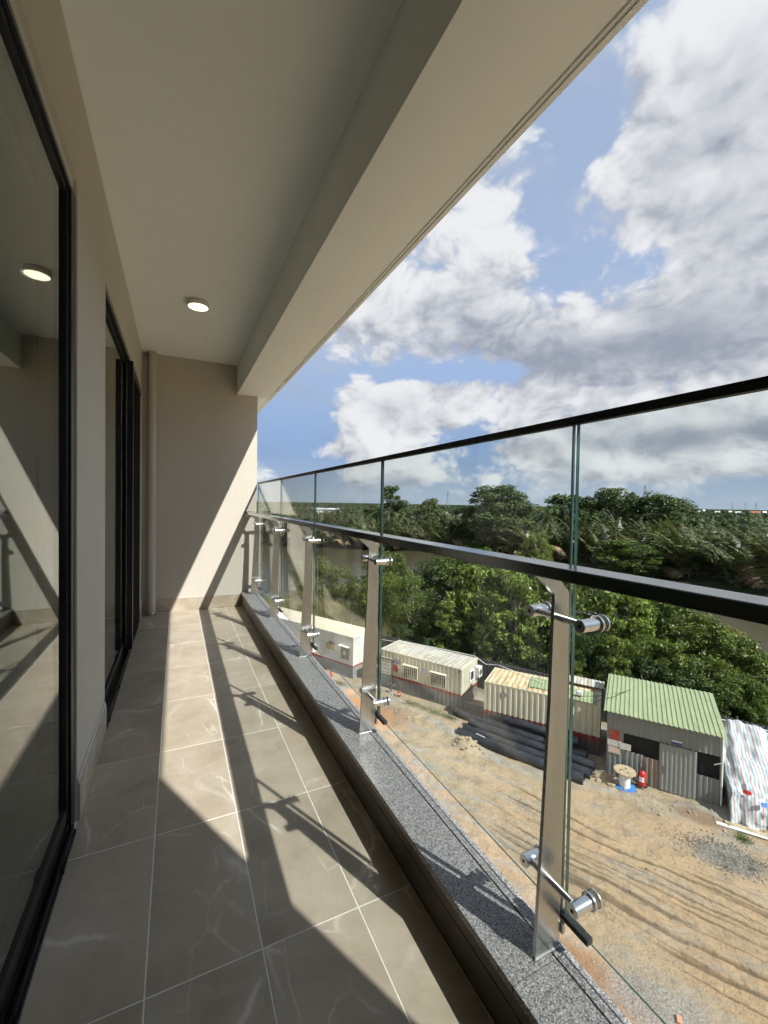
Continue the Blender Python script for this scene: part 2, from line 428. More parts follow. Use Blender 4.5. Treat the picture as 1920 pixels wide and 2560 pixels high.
# granite-topped kerb
ZT = .17
cb = tag(MB().box(XC+.012, .892, YO, YF-.001, -.2, ZT-.022).build('kerb', M['wall']), kind='structure')
yk = [YN+.001] + [GY0+PY*j for j in range(-3, 7) if GY0+PY*j < YF-.05] + [YF-.002]
for j in range(len(yk)-1):
    MB().box(XC+.001, XC+.0115, yk[j]+.001, yk[j+1]-.001, .001, .10).build('skirting_tile', M['kerb_shaded'], cb)
    MB().box(XC+.002, XC+.0115, yk[j]+.001, yk[j+1]-.001, .103, ZT-.022).build('skirting_tile', M['kerb_shaded'], cb)
PYS = [.765, 1.900, 3.033, 4.170, 5.300]
gy = [YN+.001, .742, 1.877, 3.01, 4.147, YF-.002]
gp = [(XC-.006, ZT-.021), (.902, ZT-.021), (.902, ZT), (.862, ZT), (.862, ZT-.005), (.856, ZT-.005), (.856, ZT), (XC-.006, ZT)]
for j in range(5):
    MB().prism(gp, 'y', gy[j]+.0012, gy[j+1]-.0012).build('granite_slab', M['granite'], cb, bevel=.0015)
# weep pipe through the kerb
tag(MB().tube([(.86, .665, .10), (.93, .665, .098)], .011, 12).build('weep_pipe', M['white_plastic'], cb, True))

# building below and the slab edge
tag(MB().box(-9, .86, -40, 30, -11.4, -.2).build('building_wall', M['wall']), kind='structure')
# dim unlit room behind the glass doors
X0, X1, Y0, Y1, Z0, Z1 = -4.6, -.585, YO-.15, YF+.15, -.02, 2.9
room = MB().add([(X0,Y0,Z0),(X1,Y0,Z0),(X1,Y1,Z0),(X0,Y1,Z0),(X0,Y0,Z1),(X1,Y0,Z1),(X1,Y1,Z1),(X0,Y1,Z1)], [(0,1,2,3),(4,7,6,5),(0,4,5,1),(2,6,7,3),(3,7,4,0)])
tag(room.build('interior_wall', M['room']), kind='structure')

# ------------------------------------------------------------------ glass doors
def weep(root, y, x=-.3445):
    MB().box(x-.002, x+.004, y-.022, y+.022, .012, .028).build('weep_cover', M['black'], root, bevel=.002)
d1 = thing('sliding_door', 'black framed glass door nearest the camera, mirroring the balcony', 'glass door', (0, 0, 0))
XG = -.386
pane = MB().box(XG-.004, XG+.004, YO+.01, 1.968, .10, 2.445).build('glass_pane', M['door_glass'], d1)
MB().box(-.47, -.362, 1.985, 2.0485, .0, 2.472).build('jamb', M['black'], d1, bevel=.002)
MB().box(-.41, -.372, 1.962, 1.985, .06, 2.45).build('stile', M['black'], d1, bevel=.002)
MB().box(-.47, -.362, YO+.002, 1.985, 2.452, 2.472).build('head', M['black'], d1, bevel=.002)
MB().box(-.41, -.374, YO+.002, 1.962, 2.432, 2.452).build('top_rail', M['black'], d1, bevel=.002)
MB().box(-.54, -.3685, YO+.002, 2.0475, 2.472, 2.529).build('head_infill', M['plaster_smear'], d1)
tr = MB().box(-.47, -.345, YO+.002, 1.985, -.001, .014).build('bottom_track', M['black'], d1, bevel=.002)
MB().box(-.357, -.352, YO+.002, 1.985, .014, .036).build('track_lip', M['black'], tr)
MB().box(-.405, -.368, YO+.002, 1.985, .014, .052).build('track_lip', M['black'], tr)
MB().box(-.41, -.374, YO+.002, 1.962, .054, .115).build('bottom_rail', M['black'], d1, bevel=.003)
for y in (1.78, 1.30, .75): weep(d1, y)
d2 = thing('sliding_door', 'farther glass door with a projecting black leaf, beyond the bare pier', 'glass door', (0, 0, 0))
MB().box(-.400, -.392, D2a+.06, 4.12, .11, 2.42).build('glass_pane', M['door_glass'], d2)
MB().box(-.47, -.366, D2a+.002, D2a+.058, .0, 2.472).build('jamb', M['black'], d2, bevel=.002)
MB().box(-.47, -.366, D2b-.05, D2b-.002, .0, 2.472).build('jamb', M['black'], d2, bevel=.002)
MB().box(-.47, -.362, D2a+.058, D2b-.05, 2.44, 2.472).build('head', M['black'], d2, bevel=.002)
MB().box(-.42, -.385, D2a+.06, 4.10, 2.405, 2.44).build('top_rail', M['black'], d2, bevel=.002)
tr = MB().box(-.47, -.345, D2a+.002, D2b-.002, -.001, .016).build('bottom_track', M['black'], d2, bevel=.002)
MB().box(-.357, -.352, D2a+.002, D2b-.002, .016, .040).build('track_lip', M['black'], tr)
MB().box(-.388, -.383, D2a+.002, D2b-.002, .016, .055).build('track_lip', M['black'], tr)
MB().box(-.42, -.39, D2a+.06, 4.10, .055, .115).build('bottom_rail', M['black'], d2, bevel=.003)
sl = MB().box(-.385, -.330, 4.10, 4.165, .045, 2.435).build('stile', M['black'], d2, bevel=.003)
MB().box(-.377, -.372, 4.095, 4.10, .05, 2.43).build('gasket', M['steel'], sl)
MB().box(-.380, -.345, 4.165, D2b-.052, .05, 2.43).build('screen_leaf', simple('black_mesh_screen', (.008, .008, .008), .95, 0, .1, 6, 0, 60, .05), d2)
MB().box(-.352, -.338, 4.165, D2b-.052, 2.36, 2.435).build('leaf_rail', M['black'], d2, bevel=.002)
for y in (2.90, 3.38, 4.02, 4.85): weep(d2, y)

# ------------------------------------------------------------------ drain pipe in the corner
dp = thing('drain_pipe', 'taupe painted drain pipe in the far left corner', 'pipe', (-.252, 5.428, 0))
MB().lathe([(.041, .03), (.041, ZC)], 28).build('pipe', M['pipe_paint'], dp, True)
MB().lathe([(.041, .0), (.050, .0), (.050, .028), (.046, .034), (.041, .034)], 28).build('collar', M['steel'], dp, True)
MB().lathe([(.043, ZC-.03), (.0435, ZC-.002)], 28).build('ceiling_collar', M['pipe_paint'], dp, True)
for a in (-.9, -.35): MB().box(.035, .062, -.006, .006, .022, .032).build('bolt', M['steel_bright'], dp, rotz=a)
sd = thing('slot_drain', 'dark slot drain in the floor under the corner pipe', 'drain', (0, 0, 0))
MB().box(XW+.002, GX0-.002, YF-.040, YF-.012, -.020, -.016).build('channel', M['dark_hole'], sd)
for k in range(9): MB().box(XW+.012+k*.03, XW+.030+k*.03, YF-.041, YF-.011, -.004, -.001).build('grate_bar', M['steel'], sd)

# ------------------------------------------------------------------ ceiling lamp
lp = thing('ceiling_lamp', 'lit round surface lamp on the balcony ceiling', 'lamp', (.150, 3.90, ZC))
MB().lathe([(.080, -.004), (.0835, -.006), (.0845, -.034), (.082, -.040), (.077, -.040), (.077, -.036), (.04, -.036)], 40).build('housing', M['white_plastic'], lp, True)
MB().lathe([(.0765, -.0375), (.070, -.0425), (.03, -.0435), (.002, -.0436)], 40).build('diffuser', M['lamp'], lp, True)

# ------------------------------------------------------------------ glass railing
rl = thing('glass_railing', 'frameless glass balcony railing with steel posts and dark handrail', 'railing', (.85, 2.6, ZT))
def rel(mb): mb.v = [(x-.85, y-2.6, z-ZT) for x, y, z in mb.v]; return mb
XGL, XGR = .906, .918
edges = [YN+.004] + [y+.003 for y in PYS[:4]] + [YF-.004]
for j in range(5):
    y0, y1 = edges[j]+.007, edges[j+1]-.007
    gpn = rel(MB().box(XGL, XGR, y0, y1, .235, 1.515)).build('glass_panel', M['rail_glass'], rl)
    # polished green edges of the laminated pane
    e = MB()
    for yy in (y0, y1): e.box(XGL+.0006, XGR-.0006, yy-.0006 if yy == y0 else yy-.0004, yy+.0004 if yy == y0 else yy+.0006, .236, 1.511)
    e.box(XGL+.004, XGR-.004, y0, y1, .2346, .2354)
    rel(e).build('pane_edge', M['glass_edge'], gpn)
rel(MB().prism([(.902, 1.506), (.922, 1.506), (.922, 1.527), (.902, 1.527)], 'y', YN+.003, YF-.003)).build('top_cap', M['cap'], rl, bevel=.002)
rel(MB().prism([(.762, 1.133), (.836, 1.133), (.836, 1.162), (.762, 1.162)], 'y', YN+.003, YF-.010)).build('handrail', M['handrail'], rl, bevel=.003)
rel(MB().box(.752, .850, YF-.010, YF-.001, 1.105, 1.172)).build('wall_flange', M['steel_bright'], rl, bevel=.002)
outline = [(.806, ZT+.0015), (.888, ZT+.0015), (.893, .60), (.896, .85), (.892, 1.083), (.846, 1.1305), (.784, 1.1305), (.842, 1.080), (.836, .80), (.820, .45)]
posts = []
for y in PYS:
    if not posts:
        po = rel(MB().prism(outline, 'y', y-.005, y+.005)).build('post', M['steel'], rl)
        rel(MB().box(.803, .8905, y-.0085, y+.0085, ZT+.0002, ZT+.0032)).build('weld_bead', M['steel'], po, bevel=.001)
        for z in (1.020, .345):
            rod = rel(MB().tube([(.862, y-.078, z), (.862, y+.078, z)], .0088, 14)).build('rod', M['steel_bright'], po, True)
            for s in (-1, 1):
                yy = y+s*.078
                sb = MB().tube([(.842, yy, z), (.843, yy, z), (.899, yy, z)], [.0145, .0153, .0153], 24)
                rel(sb).build('standoff', M['steel_bright'], po, True)
                rel(MB().tube([(.8990, yy, z), (.9035, yy, z)], .0205, 24).tube([(.9037, yy, z), (.9057, yy, z)], .0195, 24).tube([(.9183, yy, z), (.9225, yy, z)], .0205, 24)).build('clamp_disc', M['steel_bright'], po, True)
                rel(MB().tube([(.8415, yy, z), (.8421, yy, z)], .0042, 12)).build('screw_socket', M['dark_hole'], po)
        rel(MB().box(.9015, .9225, y-.075, y+.075, .2285, .2435)).build('joint_strip', M['rubber'], po, bevel=.002)
        rel(MB().box(.8905, .899, y-.012, y+.012, .205, .232)).build('strip_bracket', M['steel'], po, bevel=.001)
        posts.append(po)
    else:
        c = copy_tree(posts[0], rl); c.location.y = y-PYS[0]
        posts.append(c)

# ================================================================== THE GROUND BELOW
ZG = -11.2
B0 = np.array([15.6, 20.88, ZG]); A3 = np.array([.5554, -.8316, 0.]); B3 = np.array([.8316, .5554, 0.])
RZ = math.atan2(A3[1], A3[0])
def W(a, b, h=0.): p = B0+A3*a+B3*b; return (p[0], p[1], ZG+h)        # site frame: a along the container row, b away from the building
def on_b(x, y, b):
    d = ray(x, y); o = np.array([0, 0, CAM_H]); t = (b+(B0-o)@B3)/(d@B3); p = o+d*t-B0
    return p@A3, p[2]
def vnoise(x, y, seed=0):
    xi, yi = np.floor(x).astype(int), np.floor(y).astype(int); xf, yf = x-xi, y-yi
    u, v = xf*xf*(3-2*xf), yf*yf*(3-2*yf)
    def h(i, j):
        n = (i*374761393 + j*668265263 + seed*982451653) & 0x7fffffff
        n = ((n ^ (n >> 13))*1274126177) & 0x7fffffff
        return ((n ^ (n >> 16)) & 0xffff)/65535.
    return (h(xi, yi)*(1-u)+h(xi+1, yi)*u)*(1-v)+(h(xi, yi+1)*(1-u)+h(xi+1, yi+1)*u)*v
def fbm(x, y, o=4, seed=0, lac=2.1, gain=.5):
    t = 0; a = 1; s = 0
    for k in range(o): t = t+a*vnoise(x, y, seed+k); s += a; x = x*lac+17.3; y = y*lac+9.1; a *= gain
    return t/s
NEAR_A = [-4000, -200, -80, -30, 0, 20, 45, 4000]; NEAR_B = [16, 16, 17, 20, 21, 20, 20, 20]
FAR_A = [-4000, -300, -130, -70, -40, -7, 14, 25, 60, 4000]; FAR_B = [40, 44, 58, 72, 84, 85, 72, 60, 48, 48]
def b_near(a): return np.interp(a, NEAR_A, NEAR_B)
def b_far(a): return np.interp(a, FAR_A, FAR_B)

RUT = {}
def track_height(a, b):
    # ruts pressed by lorry tyres, running along the yard
    t = b + .22*(a-9) + 8.2 + .25*np.sin(a*.33) + (fbm(a*.28, b*.28, 2, 61)-.5)*.45
    z = np.zeros_like(a); rut = np.zeros_like(a)
    fadea = 1/(1+np.exp(-(a-4.2)*1.6))*1/(1+np.exp((a-19)*.8))
    r = random.Random(4)
    for k in range(19):
        c = -1.95+k*.21+r.uniform(-.15, .15); wd = r.uniform(.026, .085); amp = r.uniform(.03, .10)
        sl = r.uniform(-.07, .07); cur = r.uniform(0, 6.3)
        u = t-c-sl*(a-9)-.05*np.sin(a*.4+cur)
        cont = .05+1.25*vnoise(a*.55+k*9.1, np.full_like(a, k*1.7), 50+k)
        rut = np.maximum(rut, np.clip(cont*1.1-.25, 0, 1)*np.exp(-(u/(wd*1.15))**2)*(amp/.10)**.5)
        z += cont*(-amp*np.exp(-(u/wd)**2) + amp*.75*np.exp(-((np.abs(u)-wd*1.9)/(wd*.8))**2))
    band = np.exp(-(t/2.1)**4); RUT['v'] = rut*fadea
    rough = (fbm(a*1.9, b*5, 5, 7)-.5)*.13 + (fbm(a*7, b*12, 3, 8)-.5)*.11
    return fadea*(z*.42+band*rough*.65)
def ground_height(a, b):
    z = (fbm(a*.22, b*.22, 3, 1)-.5)*.25 + (fbm(a*1.7, b*1.7, 4, 2)-.5)*.07 + (fbm(a*6, b*6, 3, 3)-.5)*.045
    site = ((a > -26) & (a < 26) & (b > -18) & (b < 5))
    z = np.where(site, z+track_height(a, b), z*1.0)
    # spoil ridge and heap left by the digger
    rg = np.exp(-((b+2.6+.16*(a+1.2))/.55)**2)*np.exp(-((a+1.2)/2.4)**4)
    z = z+rg*(.16+.34*fbm(a*2.1, b*2.1, 4, 11))
    hp = np.exp(-(((a-1.55)/.62)**2+((b+3.6)/.42)**2)); z = z+hp*(.24+.42*fbm(a*4, b*4, 4, 12))
    hp2 = np.exp(-(((a-7.75)/.5)**2+((b+2.75)/.35)**2)); z = z+hp2*(.18+.3*fbm(a*4, b*4, 4, 13))
    # broken edge of the hard standing before the shed
    z = z+.10*np.exp(-((b+3.15+.3*np.sin(a*.9))/.35)**2)*(a > 6.5)*(a < 14)*(.4+fbm(a*2.5, b*2.5, 3, 14))
    # pads under the containers and the shed stay level
    pad = ((a > -20.5) & (a < 8) & (b > -.4) & (b < 3.4)) | ((a > 7.6) & (a < 16) & (b > -2.6) & (b < 3))
    z = np.where(pad, np.clip(z, -.05, .03), z)
    bn, bf = b_near(a), b_far(a)
    inch = 1/(1+np.exp(-(b-bn)*1.1))*1/(1+np.exp((b-bf)*1.1))
    return z - inch*2.4
def lines(dense0, dense1, step, mids, far):
    L_ = list(np.arange(dense0, dense1+1e-6, step)); 
    x, s = dense1, step
    while x < far: s = min(s*1.13, 400 if x > mids else 2.5); x += s; L_.append(x)
    x, s = dense0, step; pre = []
    while x > -far: s = min(s*1.13, 400 if x < -mids else 2.5); x -= s; pre.append(x)
    return np.array(pre[::-1]+L_)
la = lines(-11, 16.5, .09, 140, 6000); lb = lines(-14.5, 1.0, .09, 120, 6000)
lb = np.sort(np.unique(np.round(np.concatenate([lb[(lb < -11.3) | (lb > -5.6)], np.arange(-11.3, -5.59, .042)]), 4)))
GA, GB = np.meshgrid(la, lb, indexing='ij')
GZ = ground_height(GA, GB); GR = RUT['v']*((GA > -26) & (GA < 26) & (GB > -18) & (GB < 5))
V = B0[None, None, :]+GA[..., None]*A3+GB[..., None]*B3; V[..., 2] = ZG+GZ
na, nb = len(la), len(lb)
idx = np.arange(na*nb).reshape(na, nb)
Q = np.stack([idx[:-1, :-1], idx[1:, :-1], idx[1:, 1:], idx[:-1, 1:]], -1).reshape(-1, 4)

def ground_mat():
    m, T, b = new_mat('yard_soil')
    pos = T.node('ShaderNodeNewGeometry').outputs['Position']
    rel_ = T.vmath('SUBTRACT', pos, tuple(B0))
    a = T.vmath('DOT_PRODUCT', rel_, tuple(A3)); bb = T.vmath('DOT_PRODUCT', rel_, tuple(B3))
    cmb = T.node('ShaderNodeCombineXYZ'); T.l.new(a, cmb.inputs[0]); T.l.new(bb, cmb.inputs[1]); v = cmb.outputs[0]
    n1 = T.noise(v, .35, 5, .6, .4).outputs[0]; n2 = T.noise(v, 1.6, 6, .65, .3).outputs[0]; n3 = T.noise(v, 22, 5, .7).outputs[0]
    mp = T.node('ShaderNodeMapping'); T.l.new(v, mp.inputs[0]); mp.inputs['Rotation'].default_value = (0, 0, .216); mp.inputs['Scale'].default_value = (.35, 1.6, 1)
    n4 = T.noise(mp.outputs[0], 1.1, 5, .6, .3).outputs[0]
    sand = T.ramp(n2, [(.25, (.25, .195, .125)), (.5, (.37, .295, .195)), (.75, (.46, .385, .275))])
    clay = T.ramp(n2, [(.3, (.38, .265, .16)), (.7, (.52, .385, .25))])
    grav = T.ramp(n2, [(.3, (.25, .24, .21)), (.7, (.41, .395, .35))])
    c = T.mix(T.smooth(n1, .50, .66), sand, clay)
    c = T.mix(T.math('MULTIPLY', T.smooth(n4, .47, .60), .85), c, grav)
    # orange clay belt along the wheel tracks, spoil and red patch by the containers
    t = T.math('ADD', T.math('ADD', bb, T.math('MULTIPLY', a, .22)), 4.65)
    belt = T.math('EXPONENT', T.math('MULTIPLY', T.math('MULTIPLY', t, t), -1.2))
    c = T.mix(T.math('MULTIPLY', T.math('MULTIPLY', belt, T.smooth(n2, .3, .6)), .6), c, (.52, .38, .23))
    warm = T.math('MULTIPLY', T.smooth(a, 2.0, 7.0), T.math('SUBTRACT', 1.0, T.smooth(bb, -5.0, -3.2)))
    c = T.mix(T.math('MULTIPLY', warm, T.math('ADD', .25, T.math('MULTIPLY', T.smooth(n2, .35, .6), .35))), c, (.42, .29, .16))
    def patch(ca, cb_, ra, rb, colr, amt, cc):
        x = T.math('DIVIDE', T.math('SUBTRACT', a, ca), ra); y = T.math('DIVIDE', T.math('SUBTRACT', bb, cb_), rb)
        g_ = T.math('EXPONENT', T.math('MULTIPLY', T.math('ADD', T.math('MULTIPLY', x, x), T.math('MULTIPLY', y, y)), -1.0))
        return T.mix(T.math('MULTIPLY', T.smooth(T.math('ADD', g_, T.math('MULTIPLY', T.math('SUBTRACT', n2, .5), .9)), .3, .8), amt), cc, colr)
    c = patch(-6, -3.2, 4.5, 1.6, (.47, .24, .11), .8, c)
    c = patch(11.9, -5.3, 1.3, .9, T.ramp(T.noise(v, 16, 4, .75).outputs[0], [(.36, (.06, .055, .048)), (.62, (.36, .33, .29))]), .9, c)
    c = patch(11.3, -3.4, 1.2, .5, (.23, .145, .08), .8, c)
    c = patch(7.2, -12.2, 3.2, .9, (.27, .155, .08), .85, c)
    c = patch(9.5, -12.0, 1.6, .9, T.ramp(T.noise(v, 16, 4, .75).outputs[0], [(.36, (.13, .125, .11)), (.62, (.42, .40, .36))]), .8, c)
    c = patch(5.0, -11.8, 1.4, 1.0, (.30, .23, .17), .7, c)
    clod = T.noise(v, 7.5, 5, .7, .2).outputs[0]
    c = T.mix(T.math('MULTIPLY', T.smooth(clod, .52, .72), .55), c, T.mix(1.0, c, (.55, .51, .46), 'MULTIPLY'))
    c = T.mix(T.math('MULTIPLY', T.smooth(n3, .50, .68), .55), c, T.mix(1.0, c, (.50, .47, .43), 'MULTIPLY'))
    ra = T.node('ShaderNodeAttribute', attribute_name='damp_rut').outputs['Fac']
    c = T.mix(T.math('MULTIPLY', T.smooth(T.math('ADD', ra, T.math('MULTIPLY', T.math('SUBTRACT', clod, .5), .5)), .10, .6), .75), c, (.12, .086, .05))
    peb = T.smooth(T.noise(v, 60, 2, .6).outputs[0], .66, .72)
    c = T.mix(T.math('MULTIPLY', peb, .5), c, (.50, .47, .41))
    green = T.ramp(n1, [(.3, (.028, .042, .014)), (.7, (.06, .08, .028))])
    far = T.smooth(T.math('ADD', bb, T.math('MULTIPLY', n2, 2.0)), 3.6, 5.5)
    left = T.smooth(T.math('SUBTRACT', T.math('MULTIPLY', a, -1.0), T.math('MULTIPLY', n2, 4.0)), 10, 16)
    c = T.mix(T.math('MAXIMUM', far, T.math('MULTIPLY', left, .6)), c, green)
    T.l.new(c, b.inputs['Base Color']); b.inputs['Roughness'].default_value = .95; b.inputs['Specular IOR Level'].default_value = .2
    hh = T.math('ADD', T.math('MULTIPLY', n3, .5), T.math('MULTIPLY', T.noise(v, 70, 3, .7).outputs[0], .5))
    bump(T, b, T.math('ADD', hh, T.math('MULTIPLY', clod, 2.2)), .7, .05)
    return m
gme = np_mesh('ground', V.reshape(-1, 3), Q, ground_mat(), smooth=True)
at_ = gme.attributes.new('damp_rut', 'FLOAT', 'POINT'); at_.data.foreach_set('value', GR.astype(np.float32).ravel())
tag_g = bpy.data.objects.new('ground', gme); col.objects.link(tag_g); tag(tag_g, kind='structure')

# river
def water_mat():
    m, T, b = new_mat('muddy_river_water'); v = T.node('ShaderNodeNewGeometry').outputs['Position']
    n = T.noise(v, .05, 4, .6).outputs[0]
    T.l.new(T.ramp(n, [(.35, (.062, .054, .030)), (.65, (.080, .070, .042))]), b.inputs['Base Color'])
    b.inputs['Roughness'].default_value = .16; b.inputs['IOR'].default_value = 1.33; b.inputs['Specular IOR Level'].default_value = .32
    mp = T.node('ShaderNodeMapping'); T.l.new(v, mp.inputs[0]); mp.inputs['Scale'].default_value = (1, .45, 1)
    bump(T, b, T.noise(mp.outputs[0], 2.4, 5, .65, .2).outputs[0], .55, .12)
    return m
aa = np.unique(np.concatenate([np.linspace(-600, 300, 160), np.array([-3000, -1500, 900])]))
rv = []; 
for a in aa: rv += [W(a, b_near(a)-4, -.75), W(a, b_far(a)+4, -.75)]
rq = [(2*i, 2*i+2, 2*i+3, 2*i+1) for i in range(len(aa)-1)]
ro = bpy.data.objects.new('river', np_mesh('river', rv, rq, water_mat())); col.objects.link(ro); tag(ro, kind='structure')

# ------------------------------------------------------------------ site materials
def painted_steel(name, bands, rust=.25, rustc=(.28, .12, .045), dirty=.2, rough=.55):
    # bands: [(height, colour)] from the ground up: container paint, plus a painted-in foot shadow on the old one
    m, T, b = new_mat(name); v = coord(T)
    sp = T.node('ShaderNodeSeparateXYZ'); T.l.new(v, sp.inputs[0]); z = sp.outputs[2]
    c = None
    wob = T.math('ADD', z, T.math('MULTIPLY', T.math('SUBTRACT', T.noise(v, 3, 2).outputs[0], .5), .02))
    for h, cc in bands:
        c = T.mix(1.0, cc, cc) if c is None else T.mix(T.math('GREATER_THAN', wob, h), c, cc)
    mp = T.node('ShaderNodeMapping'); T.l.new(v, mp.inputs[0]); mp.inputs['Scale'].default_value = (1, 1, .18)
    st = T.noise(mp.outputs[0], 5, 6, .7, .3).outputs[0]; n2 = T.noise(v, 2.2, 6, .7, .4).outputs[0]
    c = T.mix(T.math('MULTIPLY', T.smooth(st, .45, .75), dirty), c, (.20, .17, .12))
    c = T.mix(T.math('MULTIPLY', T.smooth(n2, .62-.2*rust, .74), min(1, rust*2.2)), c, rustc)
    T.l.new(c, b.inputs['Base Color']); b.inputs['Roughness'].default_value = rough
    return m
CREAM = (.53, .51, .40); GREYP = (.20, .205, .21); REDP = (.30, .035, .03); WHITE = (.72, .71, .67)
M['c_office'] = painted_steel('cream_red_grey_paint', [(0, GREYP), (.83, REDP), (.98, CREAM)], .08, dirty=.15)
M['c_office_frame'] = painted_steel('cream_frame_paint', [(0, GREYP), (.83, REDP), (.98, (.60, .57, .44))], .35)
M['c_white'] = painted_steel('white_red_grey_paint', [(0, (.24, .245, .24)), (.78, REDP), (.92, (.64, .64, .61))], .03, dirty=.10)
M['c_old'] = painted_steel('faded_cream_red_foot_shadow', [(0, (.07, .06, .06)), (.66, (.20, .032, .03)), (.95, (.56, .53, .41))], .12, dirty=.35)  # lowest dark band is shadow at the container's foot, put into the colour
def roof_mat(name, c1, c2, rust, amt, lo=.48):
    m, T, b = new_mat(name); v = coord(T)
    mp = T.node('ShaderNodeMapping'); T.l.new(v, mp.inputs[0]); mp.inputs['Scale'].default_value = (2.2, .35, 1)
    n = T.noise(mp.outputs[0], 2.4, 6, .65, .5).outputs[0]; n2 = T.noise(v, 1.2, 6, .7, .3).outputs[0]
    c = T.mix(T.smooth(n2, .35, .65), c1, c2)
    c = T.mix(T.math('MULTIPLY', T.smooth(n, lo, lo+.18), amt), c, rust)
    T.l.new(c, b.inputs['Base Color']); b.inputs['Roughness'].default_value = .7
    return m
M['roof_office'] = roof_mat('weathered_white_roof', (.44, .44, .41), (.52, .49, .40), (.30, .21, .11), .65, .44)
M['roof_old'] = roof_mat('rusted_cream_roof', (.58, .50, .34), (.60, .47, .27), (.34, .17, .07), .85, .45)
M['roof_white'] = roof_mat('cream_sheet_roof', (.66, .60, .44), (.70, .64, .49), (.55, .42, .22), .5)
M['roof_green'] = roof_mat('pale_green_roof_sheet', (.265, .315, .175), (.31, .355, .20), (.22, .255, .145), .5)
M['zinc'] = painted_steel('grey_zinc_sheet', [(0, (.215, .23, .225))], .03, (.26, .17, .10), .25, .6)
M['zinc_door'] = painted_steel('pale_zinc_door', [(0, (.27, .29, .28))], .02, (.26, .17, .10), .15, .55)
M['zinc_dark'] = painted_steel('dark_hoarding_sheet', [(0, (.13, .13, .13))], .05, (.16, .11, .07), .3, .7)
M['hdpe'] = simple('black_plastic_pipe', (.022, .025, .032), .28, 0, .4, 2.0, .2, 30)
M['red'] = simple('red_enamel', (.48, .022, .022), .35, 0, .08)
M['red_faded'] = simple('faded_red_board', (.45, .07, .045), .6, 0, .12)
M['blue'] = simple('blue_paint', (.05, .17, .46), .6, 0, .12)
M['blue_dark'] = simple('blue_sign_paint', (.05, .07, .20), .6, 0, .1)
M['wood'] = simple('weathered_wood', (.42, .33, .21), .85, 0, .2, 9, .3, 40)
M['white'] = simple('white_sheet', (.74, .73, .70), .6, 0, .06)
M['tyre'] = simple('tyre_rubber', (.02, .02, .02), .8)
M['mudrock'] = simple('clay_lump', (.36, .29, .20), .95, 0, .15, 5, .5, 30)
M['concrete'] = simple('old_concrete', (.34, .32, .28), .9, 0, .12, 3, .4, 40)
def print_mat(name, base, ink, rows):
    m, T, b = new_mat(name); v = coord(T, 'Generated')
    sp = T.node('ShaderNodeSeparateXYZ'); T.l.new(v, sp.inputs[0])
    rowsn = T.math('FRACT', T.math('MULTIPLY', sp.outputs[2], rows))
    n = T.noise(v, 26, 2, .5); mk = T.math('MULTIPLY', T.math('MULTIPLY', T.math('GREATER_THAN', rowsn, .35), T.math('LESS_THAN', rowsn, .75)), T.math('GREATER_THAN', n.outputs[0], .47))
    inx = T.math('MULTIPLY', T.math('GREATER_THAN', sp.outputs[0], .1), T.math('LESS_THAN', sp.outputs[0], .9))
    T.l.new(T.mix(T.math('MULTIPLY', mk, inx), base, ink), b.inputs['Base Color']); b.inputs['Roughness'].default_value = .55
    return m
M['print_white'] = print_mat('printed_white_board', (.68, .67, .63), (.28, .28, .27), 4)
M['print_red'] = print_mat('printed_red_notice', (.66, .60, .52), (.50, .13, .07), 3)
M['print_blue'] = print_mat('printed_blue_board', (.10, .11, .22), (.45, .45, .5), 3)
M['print_yellow'] = print_mat('printed_yellow_board', (.55, .42, .14), (.30, .25, .12), 3)

def corr(L_, H_, pitch, depth, flip=1, thick=.004, z0=0., x0=0.):
    # trapezoid-corrugated wall sheet, in the local xz plane, ribs towards -y
    xs_ = []; ys_ = []; x = 0.; k = 0
    seq = [(0, 0), (.34, 0), (.50, 1), (.84, 1), (1.0, 0)]
    while x < L_-1e-6:
        for f, d in seq[:-1]:
            xx = x+f*pitch
            if xx <= L_: xs_.append(xx); ys_.append(-d*depth*flip)
        x += pitch
    xs_.append(L_); ys_.append(0)
    n = len(xs_); vs_ = []
    for yy in (0, thick):
        for z in (z0, z0+H_):
            vs_ += [(x0+xs_[i], ys_[i]+yy, z) for i in range(n)]
    fs = []
    for i in range(n-1):
        fs.append((i, i+1, n+i+1, n+i)); fs.append((2*n+i, 3*n+i, 3*n+i+1, 2*n+i+1))
        fs.append((n+i, n+i+1, 3*n+i+1, 3*n+i)); fs.append((i, 2*n+i, 2*n+i+1, i+1))
    fs += [(0, n, 3*n, 2*n), (n-1, 3*n-1, 4*n-1, 2*n-1)]
    return vs_, fs
def roof_sheet(L_, D_, pitch, depth, z, slope=0., x0=0., y0=0., thick=.012):
    xs_ = []; zs = []; x = 0.
    while x < L_-1e-6:
        for f, d in ((0, 0), (.40, 0), (.52, 1), (.80, 1), (.92, 0)):
            if x+f*pitch < L_: xs_.append(x+f*pitch); zs.append(d*depth)
        x += pitch
    xs_.append(L_); zs.append(0); n = len(xs_); vs_ = []
    for dz in (0, -thick):
        for yy in (0, D_): vs_ += [(x0+xs_[i], y0+yy, z+zs[i]+dz+slope*yy) for i in range(n)]
    fs = []
    for i in range(n-1):
        fs += [(i, i+1, n+i+1, n+i), (2*n+i, 3*n+i, 3*n+i+1, 2*n+i+1), (i, 2*n+i, 2*n+i+1, i+1), (n+i, n+i+1, 3*n+i+1, 3*n+i)]
    fs += [(0, n, 3*n, 2*n), (n-1, 3*n-1, 4*n-1, 2*n-1)]
    return vs_, fs
def rot_sheet(vf, origin, rz):
    c, s = math.cos(rz), math.sin(rz)
    return [(origin[0]+x*c-y*s, origin[1]+x*s+y*c, origin[2]+z) for x, y, z in vf[0]], vf[1]

